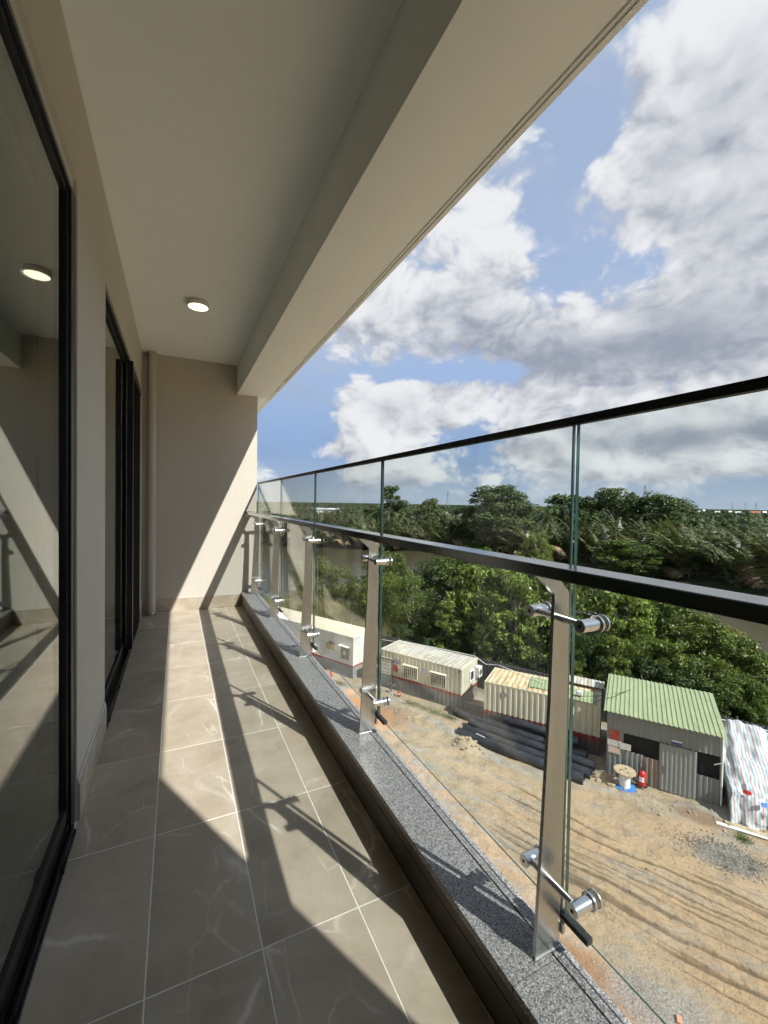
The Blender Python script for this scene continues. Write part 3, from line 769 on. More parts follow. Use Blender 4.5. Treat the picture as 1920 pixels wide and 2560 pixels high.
def container(name, label, a_right, b_front, L_, H_, mw, mf, mr, rot=0., group=None, front_pitch=.285, smooth_front=False):
    # local x runs along the row (right end at 0), y away from the building
    root = thing(name, label, 'container', W(a_right, b_front, .0), RZ+rot, group)
    D_ = 2.40
    for x in (-L_, -.10):
        for y in (0, D_-.10): MB().box(x, x+.10, y, y+.10, 0, H_).build('corner_post', mf, root, bevel=.01)
    for y in (.01, D_-.09):
        MB().box(-L_+.1, -.1, y, y+.08, H_-.09, H_-.005).build('top_rail', mf, root, bevel=.006)
        MB().box(-L_+.1, -.1, y, y+.08, .0, .13).build('bottom_rail', mf, root, bevel=.006)
    for x in (-L_+.01, -.09):
        MB().box(x, x+.08, .1, D_-.1, H_-.09, H_-.005).build('top_rail', mf, root, bevel=.006)
        MB().box(x, x+.08, .1, D_-.1, .0, .13).build('bottom_rail', mf, root, bevel=.006)
    d = .004 if smooth_front else .045
    MB().add(*corr(L_-.2, H_-.22, front_pitch, d, 1, .004, .13, -L_+.1)).build('front_wall', mw, root).location.y = .055
    MB().add(*corr(L_-.2, H_-.22, front_pitch, .036, 1, .004, .13, -L_+.1)).build('back_wall', mw, root).location.y = D_-.05
    for x in (-L_+.055, -.05):
        vs_, fs = rot_sheet(corr(D_-.2, H_-.22, .235, d), (x, .1, .13), math.pi/2)
        MB().add(vs_, fs).build('end_wall', mw, root)
    MB().add(*roof_sheet(L_-.06, D_-.06, .27, .022, H_-.012, 0, -L_+.03, .03)).build('roof', mr, root)
    return root
def barred_window(root, x0, x1, z0, z1, y=-.055, mf=None, nb=7, hood=True):
    mf = mf or M['c_office_frame']
    fr = MB().box(x0-.04, x0, y-.03, y+.05, z0-.04, z1+.04).box(x1, x1+.04, y-.03, y+.05, z0-.04, z1+.04).box(x0, x1, y-.03, y+.05, z0-.04, z0).box(x0, x1, y-.03, y+.05, z1, z1+.04)
    wi = fr.build('window', mf, root)
    MB().box(x0, x1, y+.03, y+.045, z0, z1).build('pane', M['window_glass'], wi)
    MB().box(x0, x1, y+.052, y+.06, z0, z1).build('blind', M['dark_hole'], wi)
    gr = MB()
    for k in range(1, nb): gr.box(x0+(x1-x0)*k/nb-.011, x0+(x1-x0)*k/nb+.011, y-.02, y-.006, z0, z1)
    gr.box(x0, x1, y-.018, y-.008, z0+(z1-z0)*.16-.01, z0+(z1-z0)*.16+.01).box(x0, x1, y-.018, y-.008, z1-(z1-z0)*.16-.01, z1-(z1-z0)*.16+.01)
    gr.build('grille', M['white'], wi)
    if hood: MB().prism([(y-.16, z1+.05), (y+.04, z1+.06), (y+.04, z1+.10), (y-.16, z1+.065)], 'x', x0-.07, x1+.07).build('rain_hood', mf, wi)
def sign(root, x0, x1, z0, z1, mat, y=-.004, name='notice'):
    return MB().box(x0, x1, y-.012, y, z0, z1).build(name, mat, root)

# cream site office in the middle of the row
c2 = container('site_office', 'cream corrugated container office with two barred windows and grey skirt', 0.0, -.15, 6.06, 2.55, M['c_office'], M['c_office_frame'], M['roof_office'], R(-4.5), 'container cabins in the yard')
barred_window(c2, -4.06, -3.08, 1.15, 1.90); barred_window(c2, -2.06, -1.06, 1.14, 1.92)
dr = MB().box(-5.98, -5.04, -.02, .04, .15, 2.02).build('door', M['zinc_door'], c2)
MB().box(-5.88, -5.14, -.027, -.0205, .95, 1.92).build('door_panel', M['print_white'], dr)
MB().box(-6.02, -4.98, -.06, .0, 2.04, 2.09).build('door_hood', M['c_office_frame'], dr)
sign(c2, -4.96, -4.36, 1.84, 2.08, M['print_blue']); sign(c2, -4.94, -4.58, 1.28, 1.72, M['red_faded']); sign(c2, -4.55, -4.2, 1.3, 1.7, M['print_white'])
sign(c2, -2.72, -2.36, 1.66, 2.0, simple('faded_blue_logo', (.38, .42, .52), .6, 0, .25, 14), name='logo')
wi = MB().box(.0, .05, 1.15, 1.82, 1.42, 2.08).build('end_window', M['white'], c2)
MB().box(.051, .056, 1.24, 1.66, 1.5, 2.0).build('pane', M['dark_hole'], wi)
ac = MB().box(.02, .34, 1.86, 2.36, 1.5, 2.16).build('air_conditioner', M['white'], c2, bevel=.02)
MB().lathe([(.19, 0), (.19, .012), (.16, .016)], 24).build('fan_grille', M['zinc_dark'], ac).matrix_local = Matrix.Translation((.342, 2.10, 1.82)) @ Matrix.Rotation(math.pi/2, 4, 'Y')
MB().tube([(.06, 1.9, 1.5), (.09, 1.7, 1.28), (.07, 1.45, 1.18), (.09, 1.3, 1.3), (.06, 1.2, 1.42)], .025, 8).build('conduit', M['white'], c2, True)
MB().tube([(-.18, -.03, 2.44), (-.18, -.035, 2.30)], .02, 8).build('spigot', M['dark_hole'], c2)
for a in (-1.9, -.3): pass
# long white cabin at the left
c1 = container('site_cabin', 'long white smooth-sided container cabin at the left end of the row', -8.15, .20, 12.0, 2.95, M['c_white'], M['c_white'], M['roof_white'], R(-7), 'container cabins in the yard', smooth_front=True)
dr = MB().box(-1.20, -.42, .01, .05, 1.25, 2.12).build('window', M['zinc_dark'], c1)
MB().box(-.96, -.74, .002, .009, 1.55, 1.80).build('notice', M['print_white'], dr)
MB().prism([(-.16, 2.16), (.05, 2.18), (.05, 2.24), (-.16, 2.19)], 'x', -1.34, -.36).build('rain_hood', M['white'], dr)
sign(c1, -2.72, -2.28, 1.62, 2.12, M['print_yellow'], .044); sign(c1, -2.26, -1.86, 1.64, 2.0, M['print_yellow'], .044); sign(c1, -2.42, -1.82, 2.02, 2.22, M['print_blue'], .030)
ac = MB().box(-4.55, -3.75, -.30, .02, 1.15, 1.75).build('air_conditioner', M['white'], c1, bevel=.02)
MB().box(-4.45, -4.0, -.308, -.301, 1.22, 1.68).build('fan_grille', M['zinc_dark'], ac)
for k in range(6): MB().box(-4.45, -4.0, -.318, -.309, 1.25+k*.07, 1.27+k*.07).build('fin', M['white'], ac)
for k, ch in enumerate('67'):
    cu = bpy.data.curves.new('container_number', 'FONT'); cu.body = ch; cu.size = .42; cu.extrude = .003; cu.align_x = 'CENTER'
    to = bpy.data.objects.new('t', cu); col.objects.link(to); bpy.context.view_layer.update()
    me = bpy.data.meshes.new_from_object(to.evaluated_get(bpy.context.evaluated_depsgraph_get())); me.materials.clear(); me.materials.append(M['zinc_dark'])
    bpy.data.objects.remove(to); bpy.data.curves.remove(cu)
    o = bpy.data.objects.new('container_number', me); col.objects.link(o); o.parent = c1
    o.matrix_local = Matrix.Translation((.006, 2.02, 2.2-.52*k)) @ Matrix.Rotation(math.pi/2, 4, 'Z') @ Matrix.Rotation(math.pi/2, 4, 'X')
# rusted container between office and shed
c3 = container('old_container', 'faded cream container with rusted roof beside the green-roofed shed', 7.50, -.85, 5.86, 2.55, M['c_old'], M['c_old'], M['roof_old'], R(2.0), 'container cabins in the yard')
MB().lathe([(.17, 0), (.17, .006), (.10, .008), (.10, .003)], 24).build('faded_emblem', simple('faded_grey_ink', (.30, .30, .26), .7, 0, .2), c3).matrix_local = Matrix.Translation((-4.78, -.0, 2.02)) @ Matrix.Rotation(math.pi/2, 4, 'X')
def loose_sheet(label, a, b, h, L_, D_, rz, slope, mat):
    o = MB().add(*roof_sheet(L_, D_, .18, .025, 0, slope, 0, 0, .008)).build('roof_sheet', mat)
    o.location = W(a, b, h); o.rotation_euler = (0, .02, RZ+rz); return tag(o, label, 'roof sheet', 'loose roofing sheets on the old container')
loose_sheet('green sheet laid flat across the left of the rusted container roof', 3.95, -.55, 2.60, 1.15, 1.5, R(6), -.01, M['roof_green'])
loose_sheet('green sheet lying at the shed end of the rusted roof', 5.55, -1.0, 2.63, 1.75, 1.35, R(3), .03, M['roof_green'])
loose_sheet('raised corrugated white-green sheet behind the rusted roof', 5.2, .95, 2.75, 2.35, .85, R(2), .10, M['roof_office'])
tag(MB().box(-.13, .13, -.10, .10, 0, .22).box(-.09, .09, -.11, -.10, .05, .17).build('junction_box', M['white'], None, bevel=.01, loc=W(6.5, -.5, 2.72), rotz=RZ), 'small white box on the rusted container roof', 'box')

# green-roofed shed
SH = thing('tin_shed', 'grey tin shed with pale green corrugated roof and closed sheet door', 'shed', W(7.85, -2.18, 0), RZ)
LS, HS = 4.25, 3.02
def sh_panel(x0, x1, z0, z1, mat, name='wall_sheet', y=0., pitch=.20):
    return MB().add(*corr(x1-x0, z1-z0, pitch, .028, 1, .003, z0, x0)).build(name, mat, SH).matrix_local.translation
def shp(x0, x1, z0, z1, mat, name='wall_sheet', y=0., pitch=.20):
    o = MB().add(*corr(x1-x0, z1-z0, pitch, .028, 1, .003, z0, x0)).build(name, mat, SH); o.location.y = y; return o
for x0, x1 in ((0, 1.05), (1.055, 2.10), (2.105, 3.15), (3.155, LS)): shp(x0, x1, 2.12, HS, M['zinc'])
shp(0, .68, 0, 2.115, M['zinc']); shp(.685, 1.45, 0, 1.33, M['zinc']); shp(1.455, 2.06, 0, 1.28, painted_steel('rusty_zinc_sheet', [(0, (.24, .21, .17))], .3, (.30, .17, .08), .3, .7), y=-.004)
shp(3.42, LS, 0, 1.14, M['zinc'])
shp(2.08, 3.40, .03, 2.10, M['zinc_door'], 'door', -.035, .165)
MB().box(.68, 2.07, .10, .13, 1.2, 2.14).build('window', M['dark_hole'], SH); MB().box(3.41, LS, .10, .13, 1.1, 2.14).build('window', M['dark_hole'], SH)
for x in (0.01, 2.055, 3.395, LS-.05): MB().box(x, x+.045, .012, .06, 0, HS).build('stud', M['zinc_dark'], SH)
for y0, x in ((0.06, .006), (0.06, LS-.0)):
    vs_, fs = rot_sheet(corr(3.5, 2.95, .20, .028), (x, .06, 0), math.pi/2); MB().add(vs_, fs).build('side_wall', M['zinc'], SH)
MB().add(*corr(LS, 3.2, .20, .028)).build('back_wall', M['zinc'], SH).location.y = 3.58
MB().add(*roof_sheet(LS+.28, 4.05, .185, .032, 0, .085, 0, 0, .01)).build('roof', M['roof_green'], SH).location = (-.14, -.28, 3.06)
MB().box(-.1, LS+.1, .0, .06, 3.02, 3.06).build('purlin', M['zinc_dark'], SH)
MB().tube([(.9, 2.2, 3.36), (.55, 1.6, 3.32), (.2, 1.0, 3.28), (-.6, .6, 3.0)], .012, 6).build('roof_cable', M['rubber'], SH)
sign(SH, .12, .52, 1.72, 2.15, M['red_faded'], -.032); sign(SH, .04, .60, 1.42, 1.70, M['print_white'], -.034); sign(SH, .56, .98, 1.38, 1.66, M['print_white'], -.05); sign(SH, .08, .56, 1.08, 1.38, M['print_red'], -.034)
pl = sign(SH, 2.50, 2.88, 2.18, 2.36, M['blue_dark'], -.034, 'name_plate'); MB().box(2.50, 2.88, -.050, -.047, 2.30, 2.36).build('plate_band', M['white'], pl)
MB().tube([(LS+.02, -.04, .1), (LS+.02, -.05, 2.95)], .035, 8).build('downpipe', M['white'], SH, True)
MB().tube([(LS-.25, -.06, 1.75), (LS+.05, -.10, 1.95)], .02, 8).build('pipe_stub', M['white'], SH)
MB().tube([(2.22, -.07, .75), (2.22, -.07, 1.15)], .014, 6).build('door_handle', M['steel'], SH)

# black plastic pipes on the ground
def pipe_thing(label, a0, b0, a1, b1, h, r=.27):
    p0, p1 = np.array(W(a0, b0, h)), np.array(W(a1, b1, h)); mid = (p0+p1)/2
    root = thing('plastic_pipe', label, 'pipe', tuple(mid), 0, 'black plastic pipes stacked before the old container')
    d = (p1-p0)/2; n = d/np.linalg.norm(d); mb_ = MB()
    sag = [Vector(-d+2*d*t) + Vector((0, 0, -.02*math.sin(math.pi*t))) for t in np.linspace(0, 1, 7)]
    o = mb_.tube(sag, r, 22, False)
    inner = MB().tube(sag, r*.88, 22, False)
    k = len(o.v); o.v += inner.v; o.f += [tuple(i+k for i in f[::-1]) for f in inner.f]; o.m += [0]*len(inner.f)
    L_ = 22*6
    for j in range(22):
        o.f.append((j, k+j, k+(j+1) % 22, (j+1) % 22)); o.f.append((L_+j, L_+(j+1) % 22, k+L_+(j+1) % 22, k+L_+j)); o.m += [0, 0]
    o.build('barrel', M['hdpe'], root, True)
    for sgn in (-1, 1):
        s_ = MB(); q = Vector(d*sgn*.965); u = Vector(n)
        s_.tube([q-u*.07, q+u*.07], r*1.035, 22).build('pipe_collar', M['hdpe'], root, True)
    return root
pipe_thing('front black pipe lying on the dirt, nearest the camera', .80, -2.85, 7.05, -3.62, .24, .24)
pipe_thing('second black pipe from the front, close behind the nearest one', .95, -2.33, 7.3, -3.10, .24, .24)
pipe_thing('third black pipe from the front', 1.0, -1.55, 7.4, -2.32, .24, .24)
pipe_thing('fourth black pipe from the front, reaching past the cream office', -.20, -.72, 7.0, -1.68, .24, .24)
pipe_thing('rearmost black pipe, raised against the old container', .35, -.62, 6.6, -1.36, .70, .22)
tag(MB().box(-.25, .25, -.02, .02, 0, .03).build('white_stick', M['white'], None, loc=W(2.1, -3.05, .50), rotz=RZ-.25), 'short white strip on the front black pipe', 'strip')

# cable drum
def cable_drum():
    d = thing('cable_drum', 'empty wooden cable drum with blue lower flange, standing by the shed', 'cable drum', W(8.62, -2.90, .05))
    top = MB(); 
    for k in range(7):                                    # planked round flange
        x0, x1 = -.44+k*.1257+.004, -.44+(k+1)*.1257-.004
        pts = []
        def yy(x): return math.sqrt(max(.44**2-x*x, .0004))
        xs_ = np.linspace(x0, x1, 4)
        prof = [(x, -yy(x)) for x in xs_]+[(x, yy(x)) for x in xs_[::-1]]
        MB().prism(prof, 'z', .70, .745).build('flange_plank', M['wood'], d, rotz=.5)
    MB().lathe([(.09, .746), (.09, .768), (.03, .768), (.03, .75)], 18).build('hub_plate', M['wood'], d)
    for a in (0.4, 2.5, 4.4): MB().box(.14, .20, -.03, .03, .746, .757).build('slot_block', M['dark_hole'], d, rotz=a)
    MB().lathe([(.225, .05), (.225, .70)], 28).build('core', M['white'], d, True)
    MB().lathe([(.44, .0), (.45, .01), (.45, .045), (.44, .05), (.2, .05)], 36).build('lower_flange', M['blue'], d, True)
    return d
cable_drum()
# wheeled extinguisher
def extinguisher(loc, s, label, wheels=True):
    e = thing('fire_extinguisher', label, 'extinguisher', loc, RZ, 'fire extinguishers in the yard'); e.scale = (s, s, s)
    MB().lathe([(.10, .10), (.155, .13), (.165, .18), (.165, .62), (.15, .70), (.10, .76), (.05, .79)], 24).build('cylinder', M['red'], e, True)
    MB().lathe([(.05, .79), (.05, .86), (.03, .88), (.03, .92)], 12).build('valve', M['tyre'], e, True)
    lab = MB(); n = 7
    vs_ = [(.168*math.sin(t), -.168*math.cos(t), z) for z in (.33, .55) for t in np.linspace(-.75, .55, n)]
    lab.add(vs_, [(i, i+1, n+i+1, n+i) for i in range(n-1)]).build('paper_label', M['white'], e)
    MB().tube([(.02, -.04, .88), (-.15, -.16, .80), (-.18, -.15, .5), (-.14, -.17, .3)], .014, 8).build('hose', M['tyre'], e)
    if wheels:
        MB().tube([(-.13, .15, .1), (-.13, .17, .95), (-.11, .17, 1.07), (.11, .17, 1.07), (.13, .17, .95), (.13, .15, .1)], .014, 8).build('handle', M['tyre'], e)
        MB().tube([(-.15, .0, .10), (-.10, -.14, .02), (.10, -.14, .02), (.15, .0, .10)], .013, 6).build('stand', M['tyre'], e)
        for x in (-.2, .2): MB().tube([(x-.03, .14, .1), (x+.03, .14, .1)], .1, 18).build('wheel', M['tyre'], e, True)
    return e
extinguisher(W(9.28, -2.50, .02), .98, 'red wheeled fire extinguisher between the cable drum and shed door')
extinguisher(W(-4.05, -.5, .02), .55, 'small red extinguisher on the ground before the cream office', False)
extinguisher(W(-9.65, -.35, .02), .48, 'small red extinguisher at the foot of the white cabin', False)
# standpipe / valve by the office
vp = thing('water_standpipe', 'dark metal standpipe with crossed valves before the cream office', 'standpipe', W(-4.75, -.35, 0), RZ)
MB().tube([(0, 0, 0), (0, 0, .75)], .045, 10).build('riser', M['zinc_dark'], vp, True)
MB().tube([(-.22, 0, .60), (.22, 0, .60)], .04, 10).build('cross_pipe', M['zinc_dark'], vp, True)
MB().tube([(.02, -.1, .42), (.02, .2, .42)], .035, 10).build('branch_pipe', M['zinc_dark'], vp, True)
for x in (-.2, .2): MB().lathe([(.07, 0), (.07, .02), (.02, .03), (.02, .08)], 12).build('valve_wheel', M['zinc'], vp).location = (x, 0, .63)
MB().box(-.16, .16, -.12, .16, 0, .12).build('base_block', M['concrete'], vp, bevel=.02)

# striped tarpaulin over a stack
def tarp():
    na_, nb_ = 120, 90
    U, Vv = np.meshgrid(np.linspace(0, 1, na_), np.linspace(0, 1, nb_), indexing='ij')
    a = 12.22+U*6.2
    # v: 0 at the front hem, 1 at the back
    bprof = np.interp(Vv, [0, .12, .30, .42, .75, 1], [-3.15, -3.05, -2.72, -2.35, -.6, 1.1])
    hprof = np.interp(Vv, [0, .12, .30, .42, .75, 1], [.03, .25, .95, 1.18, 1.75, 2.45])
    lean = np.clip(1-U/.10, 0, 1)
    n1 = fbm(U*9, Vv*3.5, 4, 31)-.5; n2 = fbm(U*26, Vv*7+3, 3, 32)-.5; n3 = fbm(U*6+Vv*9, Vv*2, 4, 33)-.5
    h = hprof*(1-.12*lean)+ (n1*.42+n2*.16+n3*.30)*np.clip(Vv*5, 0.1, 1)
    h += -.22*np.exp(-((U-.23-.1*Vv)/.025)**2)*(Vv > .35)
    b = bprof+ (fbm(U*14, Vv*4, 3, 34)-.5)*.5*np.clip(1-Vv*1.6, 0, 1) + .1*np.sin(U*40)*np.clip(1-Vv*2.5, 0, 1)
    a = a + (fbm(U*5, Vv*5, 3, 35)-.5)*.22 + .12*lean
    # left side hem falls to the ground beside the shed
    Vx = np.stack([a, b, np.maximum(h, .02)], -1)
    side = Vx[:1].copy(); side = np.repeat(side, 8, 0)
    for k in range(8):
        t = (8-k)/8.; side[k, :, 2] = np.maximum(Vx[0, :, 2]*(1-t), .02); side[k, :, 0] -= .10*math.sin(t*6)*.3; side[k, :, 1] += .03*np.sin(k*2.+Vv[0]*40)
    Vx = np.concatenate([side, Vx], 0); na2 = na_+8
    P = np.array([W(*p) for p in Vx.reshape(-1, 3)])
    ii = np.arange(na2*nb_).reshape(na2, nb_)
    q = np.stack([ii[:-1, :-1], ii[1:, :-1], ii[1:, 1:], ii[:-1, 1:]], -1).reshape(-1, 4)
    m, T, b_ = new_mat('striped_tarpaulin')
    uv = T.node('ShaderNodeUVMap', uv_map='UVMap').outputs[0]; sp = T.node('ShaderNodeSeparateXYZ'); T.l.new(uv, sp.inputs[0])
    f = T.math('FRACT', T.math('MULTIPLY', sp.outputs[0], 26.0))
    c = T.mix(T.math('LESS_THAN', f, .20), (.52, .54, .55), (.25, .38, .42))
    c = T.mix(T.math('MULTIPLY', T.math('GREATER_THAN', f, .50), T.math('LESS_THAN', f, .66)), c, (.52, .24, .22))
    dn = T.noise(uv, 9, 6, .7).outputs[0]
    c = T.mix(T.math('MULTIPLY', T.smooth(dn, .45, .75), .25), c, (.40, .38, .33))
    T.l.new(c, b_.inputs['Base Color']); b_.inputs['Roughness'].default_value = .42
    me = np_mesh('tarpaulin', P, q, m, smooth=True)
    uvl = me.uv_layers.new(name='UVMap')
    Uf = np.concatenate([np.repeat(np.linspace(-.08, 0, 8)[:, None], nb_, 1), U], 0).ravel(); Vf = np.concatenate([np.repeat(Vv[:1], 8, 0), Vv], 0).ravel()
    li = np.zeros(len(me.loops), np.int32); me.loops.foreach_get('vertex_index', li)
    uvl.data.foreach_set('uv', np.stack([Uf[li], Vf[li]], -1).astype(np.float32).ravel())
    o = bpy.data.objects.new('tarpaulin', me); col.objects.link(o)
    so = o.modifiers.new('thickness', 'SOLIDIFY'); so.thickness = .01
    return tag(o, 'white tarpaulin with red and blue stripes, draped over a stack by the shed', 'tarpaulin')
tarp()
rr = random.Random(8)
for k, (a, b, L_, rz, mat, nm, lb_) in enumerate([(12.75, -3.42, 1.9, .02, 'white', 'board', 'white board lying along the hem of the striped tarpaulin'), (12.95, -3.27, 1.7, -.05, 'wood', 'board', 'wooden plank tucked under the tarpaulin hem')]):
    tag(MB().box(-L_/2, L_/2, -.09, .09, 0, .035).box(-L_/2+.1, -L_/2+.18, -.085, .085, .035, .05).build(nm, M[mat], None, bevel=.006, loc=W(a, b, .03+.03*k), rotz=RZ+rz), lb_, 'board', 'boards beside the tarpaulin')
for k, (a, b, h, mat, lb_) in enumerate([(12.85, -2.62, 1.16, 'red', 'red rag on the fold of the tarpaulin nearest the shed'), (13.35, -2.85, .98, 'blue', 'blue rag on the front of the tarpaulin'), (13.8, -2.92, 1.02, 'red', 'red rag farther right on the tarpaulin')]):
    vs_ = [(-.14, -.03, -.02), (.02, -.06, -.05), (.15, -.02, .0), (-.10, .05, .08), (.03, .03, .10), (.12, .06, .07)]
    o = MB().add(vs_, [(0, 1, 4, 3), (1, 2, 5, 4)]).build('rag', M[mat], None, loc=W(a, b-.05, h), rotz=RZ+rr.uniform(-.5, .5)); o.modifiers.new('t', 'SOLIDIFY').thickness = .012
    tag(o, lb_, 'rag', 'rags on the tarpaulin')

# clay lumps, stones
def rock_mesh(seed):
    bm = bmesh.new(); bmesh.ops.create_icosphere(bm, subdivisions=2, radius=1); r = random.Random(seed)
    off = Vector((r.uniform(0, 50), r.uniform(0, 50), r.uniform(0, 50)))
    from mathutils import noise as mn
    for v in bm.verts: v.co *= .75+.5*mn.noise(v.co*1.6+off)+.2*mn.noise(v.co*4+off)
    for v in bm.verts: v.co.z *= .65
    me = bpy.data.meshes.new('clay_lump'); bm.to_mesh(me); bm.free(); me.materials.append(M['mudrock'])
    return me
rocks = [rock_mesh(s) for s in range(5)]
rr = random.Random(21)
spots = [(1.5+rr.gauss(0, .5), -3.6+rr.gauss(0, .35), rr.uniform(.05, .13)) for _ in range(26)] + [(7.8+rr.gauss(0, .35), -2.85+rr.gauss(0, .25), rr.uniform(.06, .16)) for _ in range(16)] \
      + [(-1.5+rr.gauss(0, 1.4), -2.3+rr.gauss(0, .3), rr.uniform(.04, .11)) for _ in range(20)] + [(rr.uniform(8, 14), -3.3+rr.gauss(0, .35), rr.uniform(.03, .09)) for _ in range(34)] \
      + [(rr.uniform(3, 14), rr.uniform(-12, -4), rr.uniform(.015, .05)) for _ in range(60)]
for k, (a, b, s) in enumerate(spots):
    o = bpy.data.objects.new('clay_lump', rocks[k % 5]); col.objects.link(o)
    z = float(ground_height(np.array([a]), np.array([b]))[0])
    o.location = W(a, b, z+s*.25); o.scale = (s*rr.uniform(.8, 1.4), s, s*rr.uniform(.7, 1)); o.rotation_euler = (rr.uniform(-.3, .3), rr.uniform(-.3, .3), rr.uniform(0, 6))
    tag(o, 'loose lump of dry clay '+('in the heap before the black pipes' if k < 26 else 'in the heap beside the cable drum' if k < 42 else 'on the spoil ridge before the cream office' if k < 62 else 'along the broken edge before the shed' if k < 96 else 'alone on the open yard'), 'clay lump', 'lumps of clay on the yard')
def gravel(name, label, n, fa, fb, s0, s1, mat, seed):
    rng = np.random.default_rng(seed); a = fa(rng, n); b = fb(rng, n); z = ground_height(a, b); sz = rng.uniform(s0, s1, n)
    t = np.array([[1, 0, -.4], [-.5, .87, -.4], [-.5, -.87, -.4], [.1, .05, .75]])
    P = B0+a[:, None]*A3+b[:, None]*B3; P[:, 2] = ZG+z+sz*.3
    V_ = P[:, None, :]+(t[None]+rng.normal(size=(n, 4, 3))*.28)*sz[:, None, None]
    F_ = (np.arange(n)[:, None, None]*4+np.array([[0, 1, 3], [1, 2, 3], [2, 0, 3], [0, 2, 1]])[None]).reshape(-1, 3)
    o = bpy.data.objects.new(name, np_mesh(name, V_.reshape(-1, 3), F_, mat)); col.objects.link(o); return tag(o, label, 'gravel', kind='stuff')
M['stone_dark'] = simple('dark_gravel', (.20, .19, .17), .9, 0, .4, 3, kind='Object'); M['stone_pale'] = simple('pale_gravel', (.40, .35, .27), .9, 0, .3, 3)
gravel('gravel', 'dark grey gravel spread before the tarpaulin', 1500, lambda r, n: 11.9+r.normal(size=n)*.75, lambda r, n: -5.3+r.normal(size=n)*.42, .015, .045, M['stone_dark'], 1)
gravel('gravel', 'pale pebbles strewn over the yard', 2400, lambda r, n: r.uniform(-6, 15, n), lambda r, n: r.uniform(-13, -2.6, n), .008, .026, M['stone_pale'], 2)
tag(MB().prism([(-.10, -.05), (.09, -.06), (.11, .05), (-.08, .06)], 'z', 0, .05).build('brick_piece', simple('broken_brick', (.55, .27, .16), .9), None, bevel=.01, loc=W(9.95, -12.15, .06), rotz=.7), 'broken orange brick on the grey gravel close below the balcony', 'brick')

# hoarding behind the containers
HF = thing('hoarding_fence', 'dark corrugated hoarding running behind the containers and shed', 'fence', W(0, 3.85, 0), RZ+math.atan(-.092))
first = None
for k in range(28):
    x = -31+k*2.02
    if first is None: first = MB().add(*corr(2.0, 2.0, .2, .03)).build('fence_panel', M['zinc_dark'], HF); o = first
    else: o = share(first, HF)
    o.location = (x, 0, 0)
pst = None
for k in range(15):
    x = -31.01+k*4.04
    if pst is None: pst = MB().tube([(0, -.07, 0), (0, -.07, 2.15)], .035, 8).build('fence_post', M['zinc_dark'], HF); o = pst
    else: o = share(pst, HF)
    o.location = (x, 0, 0)
MB().tube([(9, -.12, 1.9), (14, -.14, 1.82), (19, -.12, 1.92), (24, -.12, 1.85)], .035, 8).build('rail_pipe', M['white'], HF, True)
MB().tube([(11, -.16, 1.75), (15, -.18, 1.62), (20, -.16, 1.7)], .025, 8).build('rail_pipe', M['white'], HF, True)
# hose sagging from roof to roof
def cable(name, label, pts, r, mat):
    c_ = [Vector(W(*p)) for p in pts]; out_ = []
    for i in range(len(c_)-1):
        for t in np.linspace(0, 1, 6)[:-1]: out_.append(c_[i].lerp(c_[i+1], t))
    out_.append(c_[-1])
    return tag(MB().tube(out_, r, 6).build(name, mat, None, True), label, 'hose')
cable('white_hose', 'white hose running over the office roof and sagging to the rusted container', [(-7.2, 2.6, 2.35), (-5.2, 2.1, 2.62), (-4.4, 2.36, 2.62), (-2, 2.38, 2.62), (-.05, 2.36, 2.60), (.8, 2.0, 2.36), (1.75, 1.55, 2.64), (3.2, .9, 2.64), (4.6, .2, 2.64)], .022, M['white'])
cable('thin_cable', 'thin dark cable looping from the rusted container to the shed roof', [(5.6, -.6, 2.72), (6.6, -.9, 2.85), (7.3, -.7, 2.95), (8.1, -.6, 3.22), (8.5, -.3, 3.30)], .012, M['rubber'])
cable('ground_hose', 'pale hose curling on the dirt before the cream office', [(-5.3, -1.2, .03), (-4.4, -1.0, .03), (-3.6, -.9, .03), (-3.1, -1.1, .03), (-3.05, -1.45, .03), (-3.3, -1.5, .03)], .02, M['white'])

# ================================================================== VEGETATION
def leaf_mat(name, c, tr=.35, var=.45, rough=.5, nscale=1.6):
    m = bpy.data.materials.new(name); m.use_nodes = True
    T = NT(m.node_tree); b = T.n['Principled BSDF']; out = T.n['Material Output']
    geo = T.node('ShaderNodeNewGeometry'); v = geo.outputs['Position']
    n = T.noise(v, nscale, 3, .6).outputs[0]; n2 = T.noise(v, nscale*9, 2, .5).outputs[0]
    oi = T.node('ShaderNodeObjectInfo').outputs['Random']
    f = T.math('ADD', T.math('ADD', T.math('MULTIPLY', n, .5), T.math('MULTIPLY', n2, .3)), T.math('MULTIPLY', oi, .2))
    f = T.math('ADD', T.math('MULTIPLY', f, .55), T.math('MULTIPLY', geo.outputs['Random Per Island'], .45))
    lo = tuple(x*(1-var) for x in c); hi = (min(1, c[0]*(1+var*1.3)), min(1, c[1]*(1+var*1.1)), c[2]*(1+var*.6))
    colr = T.ramp(f, [(.28, lo), (.5, c), (.74, hi)])
    T.l.new(colr, b.inputs['Base Color']); b.inputs['Roughness'].default_value = rough; b.inputs['Specular IOR Level'].default_value = .35
    tl = T.node('ShaderNodeBsdfTranslucent'); T.l.new(T.mix(1.0, colr, (1.25, 1.3, .6), 'MULTIPLY'), tl.inputs[0])
    mx = T.node('ShaderNodeMixShader'); mx.inputs[0].default_value = tr
    T.l.new(b.outputs[0], mx.inputs[1]); T.l.new(tl.outputs[0], mx.inputs[2]); T.l.new(mx.outputs[0], out.inputs[0])
    return m
M['leaf_broad'] = leaf_mat('broad_bright_leaf', (.165, .22, .052), .3, .6, .36)
M['leaf_mid'] = leaf_mat('mid_green_leaf', (.10, .145, .032), .3, .55, .42)
M['leaf_dark'] = leaf_mat('dark_green_leaf', (.045, .080, .020), .25)
